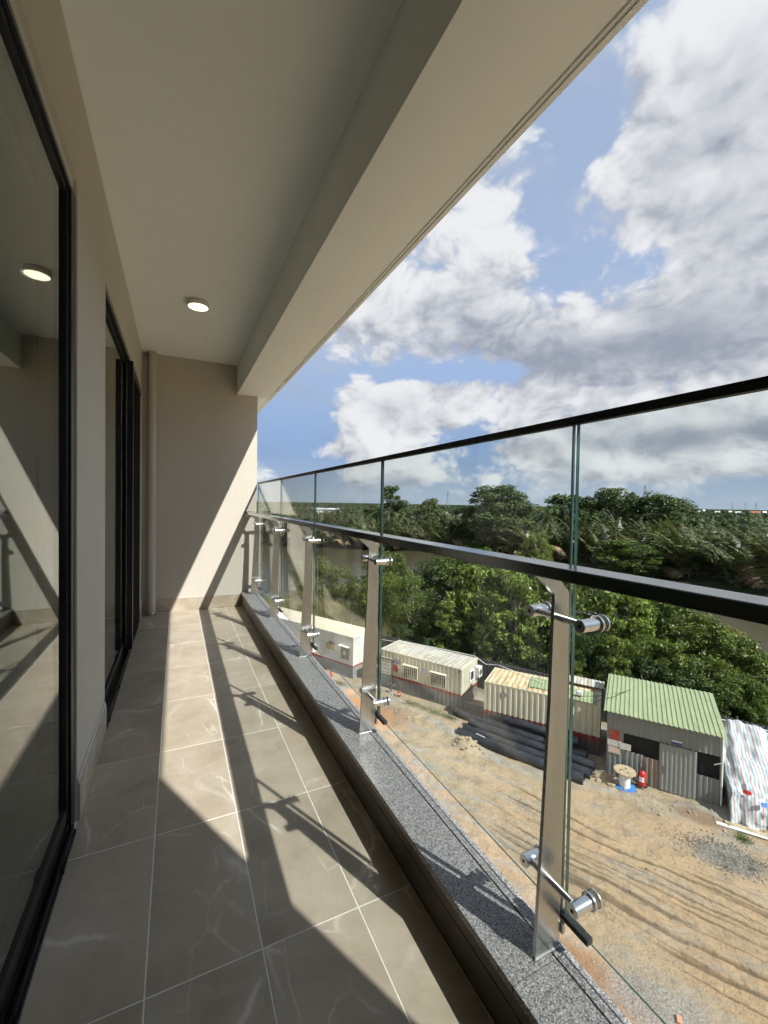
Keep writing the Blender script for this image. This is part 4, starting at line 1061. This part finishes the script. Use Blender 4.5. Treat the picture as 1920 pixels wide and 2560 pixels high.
M['leaf_far'] = leaf_mat('far_tree_leaf', (.080, .118, .042), .2, .5, .6, .5)
M['leaf_far2'] = leaf_mat('far_wood_leaf', (.062, .088, .036), .15, .5, .7, .25)
M['leaf_yellow'] = leaf_mat('yellow_green_leaf', (.135, .165, .038), .3, .5)
M['palm'] = leaf_mat('palm_leaflet', (.100, .120, .058), .22, .65, .32, .8)
M['palm_dry'] = leaf_mat('dry_palm_leaflet', (.25, .185, .105), .15, .4, .7, .8)
M['reed'] = leaf_mat('dry_reed', (.23, .215, .085), .25, .4, .7, .6)
M['bark'] = simple('grey_brown_bark', (.19, .16, .125), .9, 0, .25, 5, .6, 20)

def leaves(rng, centres, radii, n, size, droop=.25, up_bias=.35, shell=.5):
    # leaf-sized folded blades spread through the outer part of every clump
    k = rng.integers(0, len(centres), n); c = centres[k]; r = radii[k]
    d = rng.normal(size=(n, 3)); d /= np.linalg.norm(d, axis=1, keepdims=True)
    rad = (shell+(1-shell)*rng.random(n)**.6)[:, None]
    p = c+d*r*rad
    nrm = d*.7+rng.normal(size=(n, 3))*.55+np.array([0, 0, up_bias]); nrm /= np.linalg.norm(nrm, axis=1, keepdims=True)
    t = np.cross(nrm, rng.normal(size=(n, 3))); t /= np.linalg.norm(t, axis=1, keepdims=True)
    t[:, 2] -= droop; t /= np.linalg.norm(t, axis=1, keepdims=True)
    s = np.cross(nrm, t); s /= np.linalg.norm(s, axis=1, keepdims=True)
    L_ = (size*(.65+.7*rng.random(n)))[:, None]; wd = L_*.27
    base = p; mid = p+t*L_*.5; tip = p+t*L_-nrm*L_*.12
    V_ = np.stack([base, mid+s*wd+nrm*L_*.06, tip, mid-s*wd+nrm*L_*.06], 1).reshape(-1, 3)
    Q_ = np.arange(4*n).reshape(n, 4)
    return V_, Q_
def crown_clumps(rng, H_, Wd, n, z0=.12, lump=.17, flat=.8, taper=.0):
    u = rng.random(n); z = (z0+(1-z0-.10)*u)
    prof = np.sin(np.clip((z-z0*.2)/(1.0-z0*.2), 0, 1)*math.pi*.86+.30)**.7*(1-taper*z)
    ang = rng.random(n)*2*math.pi; rr_ = np.sqrt(rng.random(n))*.92
    x = np.cos(ang)*rr_*prof*Wd/2; y = np.sin(ang)*rr_*prof*Wd/2
    c = np.stack([x, y, z*H_], 1)
    r = (lump*Wd*(.55+.75*rng.random(n)))[:, None]*np.array([1, 1, flat])
    return c, r
def limb_mesh(rng, centres, H_, r0, n=13):
    mb_ = MB(); top = Vector((float(rng.normal(0, .2)), float(rng.normal(0, .2)), H_*.62))
    tr_ = [Vector((0, 0, -.3)), Vector((top.x*.2, top.y*.2, H_*.25)), Vector((top.x*.6, top.y*.6, H_*.45)), top]
    mb_.tube(tr_, [r0, r0*.8, r0*.6, r0*.35], 7)
    for k in rng.choice(len(centres), min(n, len(centres)), replace=False):
        c = Vector([float(q) for q in centres[k]]); z = min(max(c.z*.6, H_*.15), H_*.58); b = tr_[0].lerp(top, z/(H_*.62)); 
        m_ = b.lerp(c, .5)+Vector((0, 0, .12*H_*.3))
        mb_.tube([b, m_, c], [r0*.5, r0*.34, r0*.14], 5)
    return mb_
protos = {}
def tree_proto(key, seed, H_, Wd, nclump, nleaf, size, mat, z0=.10, lump=.15, flat=.8, r0=.14, taper=0., shell=.5, up=.35, droop=.25):
    rng = np.random.default_rng(seed)
    c, r = crown_clumps(rng, H_, Wd, nclump, z0, lump, flat, taper)
    V_, Q_ = leaves(rng, c, r, nleaf, size, droop, up, shell)
    protos[key] = (np_mesh('crown', V_, Q_, mat), limb_mesh(rng, c, H_, r0).mesh('trunk', M['bark']), H_)
for s in range(3):
    tree_proto(f'broad{s}', 100+s, 8, 6.0, 52, 6800, [.34, .40, .30][s], M['leaf_broad'], .14, .125, .5, shell=.35)
    tree_proto(f'mid{s}', 200+s, 7, 5.5, 80, 12000, [.20, .25, .16][s], M['leaf_mid'], .03, .105, .9, shell=.4)
    tree_proto(f'dark{s}', 300+s, 7, 6.0, 60, 9000, [.24, .30, .2][s], M['leaf_dark'], .03, .13, .8)
    tree_proto(f'yellow{s}', 400+s, 5, 5.0, 50, 10000, .17, M['leaf_yellow'], .02, .13, .85)
    tree_proto(f'tall{s}', 500+s, 19, 13, 95, 15000, .55, M['leaf_far'], .10, .12, .8, .28, 0., .35)
tree_proto('spire', 540, 20, 9.0, 60, 10000, .5, M['leaf_far'], .15, .13, .95, .25, .25, .3)
tree_proto('feather', 541, 16, 11, 46, 5200, .55, leaf_mat('olive_leaf', (.085, .105, .038), .25, .45, .6, .5), .25, .11, .9, .22, .1, .2, .1, .6)
cnt = {}
def plant(key, name, label, cat, a, b, h, wscale=1.0, group=None, rot=None, z=None, world=None):
    cm, tm, H_ = protos[key]; k = cnt.get(key, 0); cnt[key] = k+1
    rng_ = random.Random(hash(key) % 1000*0+len(key)*77+k*13+sum(map(ord, key)))
    s = h/H_
    loc = world if world is not None else W(a, b, 0 if z is None else z)
    root = thing(name, label, cat, loc, rng_.uniform(0, 6.28) if rot is None else rot, group)
    root.scale = (s*wscale, s*wscale, s)
    for nm, me in (('crown', cm), ('trunk', tm)):
        o = bpy.data.objects.new(nm, me); col.objects.link(o); o.parent = root
    return root

# thicket on the near bank: (photo x of the top, photo y of the top, depth b, kind, width factor)
near = [(690, 1545, 9, 'mid', 1.0), (735, 1530, 11, 'yellow', 1.1), (790, 1500, 14, 'mid', 1.2), (840, 1470, 17, 'yellow', 1.1), (770, 1440, 20, 'mid', 1.1), (640, 1520, 12, 'mid', 1.0), (905, 1440, 19, 'mid', 1.0), (925, 1480, 14, 'dark', 1.0), (870, 1560, 8, 'mid', .9), (820, 1580, 7, 'yellow', .9), (950, 1400, 21, 'mid', .9),
        (700, 1500, 16, 'yellow', 1.2), (805, 1402, 16, 'yellow', 1.5), (745, 1475, 17, 'mid', 1.0), (880, 1470, 16, 'mid', .9), (905, 1520, 9, 'yellow', 1.0), (850, 1530, 13, 'mid', 1.0), (655, 1490, 18, 'mid', 1.0),
        (985, 1400, 15, 'mid', .75), (955, 1450, 10, 'yellow', .8), (1035, 1445, 9, 'mid', .8), (1010, 1560, 6.6, 'dark', .9), (940, 1590, 6.8, 'dark', .8), (1075, 1420, 16, 'dark', .8),
        (1130, 1395, 17, 'mid', 1.0), (1200, 1385, 18, 'mid', .9), (1120, 1500, 7.0, 'broad', .75), (1190, 1430, 9.5, 'broad', .8), (1260, 1400, 13, 'broad', .9), (1290, 1455, 7.5, 'broad', .85), (1330, 1405, 15, 'mid', .9),
        (1390, 1440, 10, 'broad', .8), (1210, 1560, 6.2, 'broad', .6), (1080, 1600, 6.2, 'dark', .8), (1320, 1560, 6.2, 'broad', .65), (1420, 1540, 6.5, 'broad', .7), (1150, 1640, 5.4, 'dark', .7), (1280, 1660, 5.2, 'dark', .7),
        (1450, 1460, 13, 'mid', .9), (1510, 1468, 14, 'mid', .9), (1560, 1500, 10, 'broad', .85), (1480, 1580, 6.0, 'dark', .8), (1540, 1590, 5.8, 'broad', .7), (1620, 1505, 14, 'mid', 1.0), (1600, 1580, 7.0, 'mid', .8), (1610, 1650, 5.2, 'dark', .8),
        (1690, 1535, 12, 'mid', 1.0), (1680, 1600, 6.5, 'broad', .8), (1740, 1565, 10, 'mid', 1.0), (1780, 1590, 10, 'yellow', 1.1), (1760, 1640, 6.2, 'mid', .9), (1700, 1680, 5.2, 'dark', .9), (1830, 1615, 9, 'mid', 1.0), (1890, 1650, 9, 'mid', 1.0), (1840, 1690, 5.8, 'mid', 1.0), (1930, 1690, 7, 'mid', 1.0), (1790, 1720, 5.0, 'dark', .9), (1900, 1760, 5.0, 'mid', .9), (1980, 1700, 9, 'mid', 1.1),
        (1370, 1640, 5.2, 'dark', .8), (1440, 1650, 5.2, 'broad', .6)]
desc = {'yellow': ('bush', 'rounded yellow-green bush growing at the near river edge'), 'mid': ('tree', 'small-leaved mid green tree in the thicket behind the hoarding'),
        'dark': ('tree', 'dark green low tree filling the shade behind the hoarding'), 'broad': ('tree', 'broad-leaved bright green tree rising behind the containers')}
for k, (x, y, b, kind, wf_) in enumerate(near):
    if b > 7: y -= 18 if 930 < x <= 1480 else 30 if x > 1480 else 0
    a, h = on_b(x, y, b)
    if h < .6: continue
    cat = desc[kind][0]
    place = 'behind the white cabin' if a < -8 else 'left of the cream office' if a < -5.5 else 'behind the cream office' if a < .6 else 'behind the rusted container' if a < 7 else 'behind the tin shed' if a < 12.3 else 'behind the tarpaulin' if a < 15 else 'at the right edge of the thicket'
    deep = 'close against the hoarding' if b < 5.6 else 'just behind the hoarding' if b < 8 else 'midway to the river' if b < 12.5 else 'at the river edge'
    lb_ = {'yellow': 'rounded yellow-green bush', 'mid': 'small-leaved mid green tree', 'dark': 'low dark green tree', 'broad': 'broad-leaved bright green tree'}[kind]+f' {place}, {deep}'
    plant(f'{kind}{k % 3}', {'bush': 'riverside_bush', 'tree': 'thicket_tree'}[cat], lb_, cat, a, b, h*1.06, wf_*(1.0 if h > 4 else 1.35), {'yellow': 'bushes along the near river edge', 'mid': 'small-leaved trees of the thicket', 'dark': 'dark trees of the thicket', 'broad': 'broad-leaved trees of the thicket'}[kind])

# reeds and weeds
def blades(rng, P, H_, wd, lean):
    n = len(P); ang = rng.random(n)*2*math.pi; L_ = H_*(.5+.7*rng.random(n))
    d = np.stack([np.cos(ang), np.sin(ang), np.zeros(n)], 1); s = np.stack([-np.sin(ang), np.cos(ang), np.zeros(n)], 1)
    m_ = P+d*(L_*lean*.35)[:, None]; m_[:, 2] += L_*.6; t_ = P+d*(L_*lean)[:, None]; t_[:, 2] += L_*.95
    w_ = (wd*(.6+.8*rng.random(n)))[:, None]
    V_ = np.stack([P-s*w_, P+s*w_, m_+s*w_*.7, m_-s*w_*.7, t_], 1).reshape(-1, 3); o = np.arange(n)[:, None]*5
    Q_ = np.concatenate([o+np.array([[0, 1, 2, 3]]), o+np.array([[3, 2, 4, 4]])], 0)
    T_ = np.concatenate([o+np.array([[0, 1, 2]]), o+np.array([[0, 2, 3]]), o+np.array([[3, 2, 4]])], 0)
    return V_, T_
rng = np.random.default_rng(5)
def strew(n, fa, fb):
    a, b = fa(n), fb(n); z = ground_height(a, b)
    return np.array([B0+A3*x+B3*y for x, y in zip(a, b)])+np.stack([np.zeros(n), np.zeros(n), z-.02], 1)
V1, T1 = blades(rng, strew(16000, lambda n: rng.uniform(-26, -8.0, n), lambda n: rng.uniform(3.6, 13, n)), 2.2, .018, .4)
o = bpy.data.objects.new('reeds', np_mesh('reeds', V1, T1, M['reed'])); col.objects.link(o); tag(o, 'tall straw-coloured reeds behind the white cabin', 'reeds', kind='stuff')
ctr = [(-2.2, -1.0, .5), (-3.1, -.9, .3), (-9.3, -1.2, .5), (-8.6, -.9, .4), (-1.2, -1.2, .4), (-.3, -1.3, .3), (-10.6, -1.4, .5), (12.6, -3.9, .15)]
def wa(n):
    k = rng.integers(0, len(ctr), n); c_ = np.array(ctr)[k]; global _wb; _wb = c_[:, 1]+rng.normal(size=n)*.16; return c_[:, 0]+rng.normal(size=n)*c_[:, 2]
V1, T1 = blades(rng, strew(3600, wa, lambda n: _wb), .13, .006, .8)
o = bpy.data.objects.new('weeds', np_mesh('weeds', V1, T1, M['leaf_mid'])); col.objects.link(o); tag(o, 'sparse green weeds at the foot of the cabins', 'weeds', kind='stuff')

# nipa palms on the far bank
def palm_mesh(seed):
    rng = np.random.default_rng(seed); Vs, Qs, Ms = [], [], []; off = 0
    nf = 13
    for f in range(nf):
        dry = f >= nf-2
        az = rng.random()*2*math.pi; L_ = rng.uniform(5.0, 7.8)*(.8 if dry else 1); tilt = rng.uniform(.12, .65) if not dry else rng.uniform(.45, .9)
        bend = rng.uniform(.5, 1.3) if not dry else rng.uniform(1.0, 1.7)
        d = np.array([math.cos(az), math.sin(az), 0]); pts = [np.array([0, 0, rng.uniform(-.2, .6)])]; th = tilt
        n = 14
        for k in range(n): 
            th = tilt+bend*(k/n)**1.6
            pts.append(pts[-1]+(d*math.sin(th)+np.array([0, 0, math.cos(th)]))*L_/n)
        pts = np.array(pts); side = np.array([-d[1], d[0], 0])
        # midrib
        for k in range(n):
            w_ = .05*(1-k/n)+.012
            q = [pts[k]-side*w_, pts[k]+side*w_, pts[k+1]+side*w_, pts[k+1]-side*w_]
            Vs += q; Qs.append([off, off+1, off+2, off+3]); Ms.append(1 if dry else 0); off += 4
        for j in range(34):
            t = .18+.80*j/33; x = t*n; k = min(int(x), n-1); p = pts[k]+(pts[k+1]-pts[k])*(x-k); tg = pts[k+1]-pts[k]; tg /= np.linalg.norm(tg)
            ll = 1.25*math.sin(min(1, t*1.15)*math.pi*.9+.18)*rng.uniform(.8, 1.15)+.15
            nrm = np.cross(side, tg)
            for s in (-1, 1):
                dr = side*s*.78+tg*.62-np.array([0, 0, .35+(.5 if dry else 0)])+nrm*.12+rng.normal(size=3)*.08; dr /= np.linalg.norm(dr)
                wv = np.cross(dr, nrm); wv /= max(np.linalg.norm(wv), 1e-6); wv = wv*.085
                m_ = p+dr*ll*.5; e = p+dr*ll-np.array([0, 0, ll*.18])
                Vs += [p, m_+wv, e, m_-wv]; Qs.append([off, off+1, off+2, off+3]); Ms.append(1 if dry or rng.random() < .03 else 0); off += 4
    return np_mesh('nipa_palm', np.array(Vs), np.array(Qs), [M['palm'], M['palm_dry']], Ms)
pm = [palm_mesh(40+k) for k in range(6)]
rr = random.Random(77); npalm = 0
def visible(p, mx=60):
    v = np.array(p)-np.array([0, 0, CAM_H]); z = v@FW
    if z < 1: return False
    x = 960+F*(v@RT)/z
    return 560 < x < 1920+mx
rows = []
for row in range(7):
    a = 45.0
    while a > -175:
        rows.append((a+rr.uniform(-1.2, 1.2), row)); a -= rr.uniform(3.4, 5.0)+.25*row
for a, row in rows:
    b = float(b_far(np.array(a)))+1.0+row*3.6+rr.uniform(-1.3, 1.3); p = W(a, b, -.35)
    if not visible(p) or npalm >= 298: continue
    o = bpy.data.objects.new('nipa_palm', pm[rr.randrange(6)]); col.objects.link(o); npalm += 1
    s = rr.uniform(1.2, 1.65)*(1+.02*row); o.location = p; o.rotation_euler = (rr.uniform(-.1, .1), rr.uniform(-.1, .1), rr.uniform(0, 6.28)); o.scale = (s, s, s)
    v_ = np.array(p)-np.array([0, 0, CAM_H]); px = 960+F*(v_@RT)/(v_@FW)
    zone = 'left of the tallest riverside tree' if px < 900 else 'below the white roofs' if px < 1330 else 'below the three domed trees' if px < 1690 else 'towards the right edge'
    tag(o, f"nipa palm with arching fronds {zone}, {'at the waterline' if row == 0 else 'in the second rank' if row == 1 else 'in the crowd behind'}", 'palm', 'nipa palms lining the far river bank')

# taller trees above the palms: (photo x, top y, distance, width px, kind)
tall = [(985, 1208, 132, 95, 'spire', 'tall rounded tree standing highest at the left above the palms'), (1068, 1240, 128, 110, 'feather', 'feathery olive tree beside the tallest left-hand tree'),
        (930, 1262, 150, 90, 'tall0', 'low spreading tree left of the tallest riverside tree'), (1235, 1207, 118, 190, 'tall1', 'large tree before the white roofs, left of the glass joint'),
        (1420, 1224, 132, 170, 'tall0', 'tree behind the near glass joint, first of three domed trees'), (1530, 1214, 128, 160, 'tall1', 'middle one of three domed trees above the palms'), (1650, 1226, 123, 170, 'tall2', 'right-hand one of three domed trees above the palms'),
        (1330, 1262, 150, 120, 'tall2', 'low dark tree between the large tree and the domed trees'), (1150, 1262, 170, 90, 'tall0', 'small tree on the left of the white roofs')]
for x, y, dist, wpx, key, lb_ in tall:
    d = ray(x, y); d = d/np.linalg.norm(d[:2]); top = np.array([0, 0, CAM_H])+d*dist; h = top[2]-ZG
    depth = (top-np.array([0, 0, CAM_H]))@FW; wm = wpx*depth/F
    base_w = {'spire': 9, 'feather': 11}.get(key, 13); s = h*1.02/protos[key][2]
    plant(key, 'riverside_tree', lb_, 'tree', 0, 0, h*1.02, wm/(base_w*s), 'tall trees beyond the far bank', world=(top[0], top[1], ZG))
for x, y, dist, wpx, key, lb_ in [(1335+10, 1330, 95, 90, 'yellow0', 'bright bush among the palms left of the near glass joint'), (1565, 1345, 93, 170, 'mid1', 'dull green tree leaning over the far bank among the palms'), (1350, 1390, 92, 60, 'yellow1', 'small bush at the waterline among the palms')]:
    d = ray(x, y); d = d/np.linalg.norm(d[:2]); top = np.array([0, 0, CAM_H])+d*dist; h = top[2]-ZG
    key_w = 5.0 if 'yellow' in key else 5.5; s = h/protos[key][2]
    plant(key, 'bank_bush', lb_, 'bush', 0, 0, h, wpx*dist*.93/F/(key_w*s), 'bushes on the far bank', world=(top[0], top[1], ZG))

# woods out to the horizon: one mass
rng = np.random.default_rng(9)
def woods():
    Vs = []; n = 0
    n1_, n2_ = 5200, 5200
    az = np.concatenate([rng.uniform(R(-22), R(76), n1_), rng.uniform(R(-22), R(76), n2_)])
    dist = np.concatenate([np.sqrt(rng.uniform(105**2, 420**2, n1_)), 400*(2600/400)**rng.random(n2_)])
    x, y = np.sin(az)*dist, np.cos(az)*dist
    rel_ = np.stack([x, y, np.full_like(x, ZG)], 1)-B0; a = rel_@A3; b = rel_@B3
    ok = b > b_far(a)+24
    x, y, dist = x[ok], y[ok], dist[ok]; m_ = len(x)
    h = rng.uniform(5.0, 8.2, m_)*(1+.25*(rng.random(m_) > .9)); h = np.minimum(h, 9.6); rad = rng.uniform(2.2, 4.2, m_)*(1+dist/1400)
    per = 46
    d = rng.normal(size=(m_, per, 3)); d /= np.linalg.norm(d, axis=2, keepdims=True); d[..., 2] = np.abs(d[..., 2])*1.0-.15
    c = np.stack([x, y, ZG+h*.45], 1)[:, None, :]
    p = c+d*np.stack([rad, rad, h*.55], 1)[:, None, :]*(.7+.4*rng.random((m_, per, 1)))
    p = p.reshape(-1, 3); dn = d.reshape(-1, 3); k = len(p)
    nrm = dn+rng.normal(size=(k, 3))*.5; nrm /= np.linalg.norm(nrm, axis=1, keepdims=True)
    t = np.cross(nrm, rng.normal(size=(k, 3))); t /= np.linalg.norm(t, axis=1, keepdims=True); s = np.cross(nrm, t)
    sz = (np.repeat(rad, per)*.26*(.6+.8*rng.random(k)))[:, None]
    V_ = np.stack([p-t*sz, p+s*sz*.6, p+t*sz, p-s*sz*.6], 1).reshape(-1, 3)
    o = bpy.data.objects.new('distant_woods', np_mesh('distant_woods', V_, np.arange(4*k).reshape(k, 4), M['leaf_far2'])); col.objects.link(o)
    tag(o, 'flat green woods stretching to the horizon beyond the river', 'woods', kind='stuff')
woods()

# ------------------------------------------------------------------ far buildings and pylons
def at_dist(x, y, dist):
    d = ray(x, y); d = d/np.linalg.norm(d[:2]); return np.array([0, 0, CAM_H])+d*dist
def far_building(name, label, x, ytop, dist, wpx, depth, mw, mr, rise=1.2, rot=0., cat='building', windows=0):
    top = at_dist(x, ytop, dist); h = top[2]-ZG; wm = wpx*dist*.95/F
    az = math.atan2(top[1], top[0])-math.pi/2
    root = thing(name, label, cat, (top[0], top[1], ZG), az+rot, 'far buildings beyond the river')
    MB().box(-wm/2, wm/2, 0, depth, 0, h-rise).build('wall', mw, root)
    MB().prism([(-.6, h-rise), (depth+.6, h-rise), (depth+.6, h-rise+.2), (depth*.55, h), (depth*.45, h), (-.6, h-rise+.2)], 'x', -wm/2-.5, wm/2+.5).build('roof', mr, root)
    for k in range(windows):
        xx = -wm/2+wm*(k+.5)/windows; MB().box(xx-wm/windows*.25, xx+wm/windows*.25, -.08, -.02, (h-rise)*.55, (h-rise)*.8).build('window', M['dark_hole'], root)
    return root
WH = simple('white_cladding', (.74, .74, .72), .6, 0, .05); GRY = simple('grey_roofing', (.50, .52, .54), .5, 0, .08); RUSTY = roof_mat('old_white_roofing', (.60, .58, .55), (.66, .62, .56), (.45, .32, .22), .5)
far_building('warehouse', 'grey-roofed white warehouse far off at the left', 800, 1270, 285, 32, 14, WH, GRY, 1.0, .2, windows=3)
far_building('warehouse', 'white box warehouse beside the grey-roofed one', 828, 1271, 280, 28, 20, WH, WH, .8, -.2, windows=3)
far_building('warehouse', 'low pale shed at the far left treeline', 752, 1274, 320, 12, 14, WH, WH, .8, 0, windows=1)
far_building('warehouse', 'long rust-streaked roof behind the large riverside tree', 1165, 1281, 205, 95, 18, WH, RUSTY, 2.2, .15, windows=6)
far_building('warehouse', 'nearer white roofed shed left of the large riverside tree', 1100, 1296, 172, 55, 14, WH, RUSTY, 2.2, -.2, windows=3)
far_building('warehouse', 'small low pale roof among the palms', 1150, 1318, 140, 34, 8, WH, GRY, 1.5, 0.1, windows=2)
far_building('warehouse', 'white shed seen right of the large riverside tree', 1290, 1297, 175, 30, 12, WH, RUSTY, 1.6, .2, windows=2)
RED = simple('red_roofing', (.42, .12, .08), .6)
for k, (x, y, wpx, mr, dist, lb_) in enumerate([(1745, 1275, 6, WH, 900, 'white hall first on the right-hand skyline'), (1760, 1274, 3, WH, 950, 'narrow white block on the right-hand skyline'), (1794, 1277.5, 8, GRY, 900, 'grey roofed hall on the right-hand skyline'), (1826, 1277, 4, WH, 1000, 'white hall midway along the right-hand skyline'), (1846, 1278.5, 9, GRY, 950, 'long grey hall on the right-hand skyline'), (1888, 1278, 15, RED, 880, 'red roofed hall near the right edge of the skyline'), (1912, 1278, 5, WH, 920, 'white hall at the right edge of the skyline')]):
    far_building('skyline_hall', lb_, x, y, dist, wpx, 20, WH, mr, 3.0, 0, windows=3)
def pylon_mesh(Hh=45.):
    mb_ = MB(); r = .22
    def wd(z): return 3.6*(1-z/Hh)+.6
    zs = [0, 9, 17, 24, 30, 35, 40, Hh]
    for sx in (-1, 1):
        for sy in (-1, 1): mb_.tube([(sx*wd(z), sy*wd(z), z) for z in zs], r, 4)
    for z0, z1 in zip(zs[:-1], zs[1:]):
        for sy in (-1, 1):
            mb_.tube([(-wd(z0), sy*wd(z0), z0), (wd(z1), sy*wd(z1), z1)], r*.6, 3); mb_.tube([(wd(z0), sy*wd(z0), z0), (-wd(z1), sy*wd(z1), z1)], r*.6, 3)
            mb_.tube([(sy*wd(z0), -wd(z0), z0), (sy*wd(z1), wd(z1), z1)], r*.6, 3); mb_.tube([(sy*wd(z0), wd(z0), z0), (sy*wd(z1), -wd(z1), z1)], r*.6, 3)
    arms = MB()
    for z, l in ((29, 7), (35, 6), (41, 5)):
        for s in (-1, 1): arms.tube([(s*wd(z), 0, z), (s*l, 0, z+.3)], r*.8, 4); arms.tube([(s*wd(z+2), 0, z+2), (s*l, 0, z+.3)], r*.5, 3); arms.tube([(s*l, 0, z+.2), (s*l, 0, z-1.8)], r*.6, 4)
    m_ = simple('galvanised_lattice', (.30, .31, .33), .6, .4)
    return mb_.mesh('lattice', m_), arms.mesh('cross_arm', m_)
pl_, pa_ = pylon_mesh()
for k, (x, ytop, lb_) in enumerate([(1120, 1228, 'lattice pylon between the feathery tree and the large riverside tree'), (1613, 1213, 'tallest lattice pylon, rising over the right-hand domed tree'), (1832, 1256, 'left one of the pylons on the right-hand skyline'), (1864, 1258, 'middle one of the pylons on the right-hand skyline'), (1890, 1257, 'right one of the pylons on the right-hand skyline'), (1323, 1250, 'faint pylon just left of the near glass joint'), (1281, 1232, 'thin pylon right of the large riverside tree'), (1743, 1258, 'small pylon right of the domed trees')]):
    d = ray(x, ytop); tan = d[2]/np.linalg.norm(d[:2]); dist = (45+ZG-CAM_H)/max(tan, .010); p = at_dist(x, ytop, dist)
    root = thing('power_pylon', lb_, 'pylon', (p[0], p[1], ZG), .4*k, 'power pylons on the horizon')
    for nm, me in (('lattice', pl_), ('cross_arm', pa_)):
        o = bpy.data.objects.new(nm, me); col.objects.link(o); o.parent = root
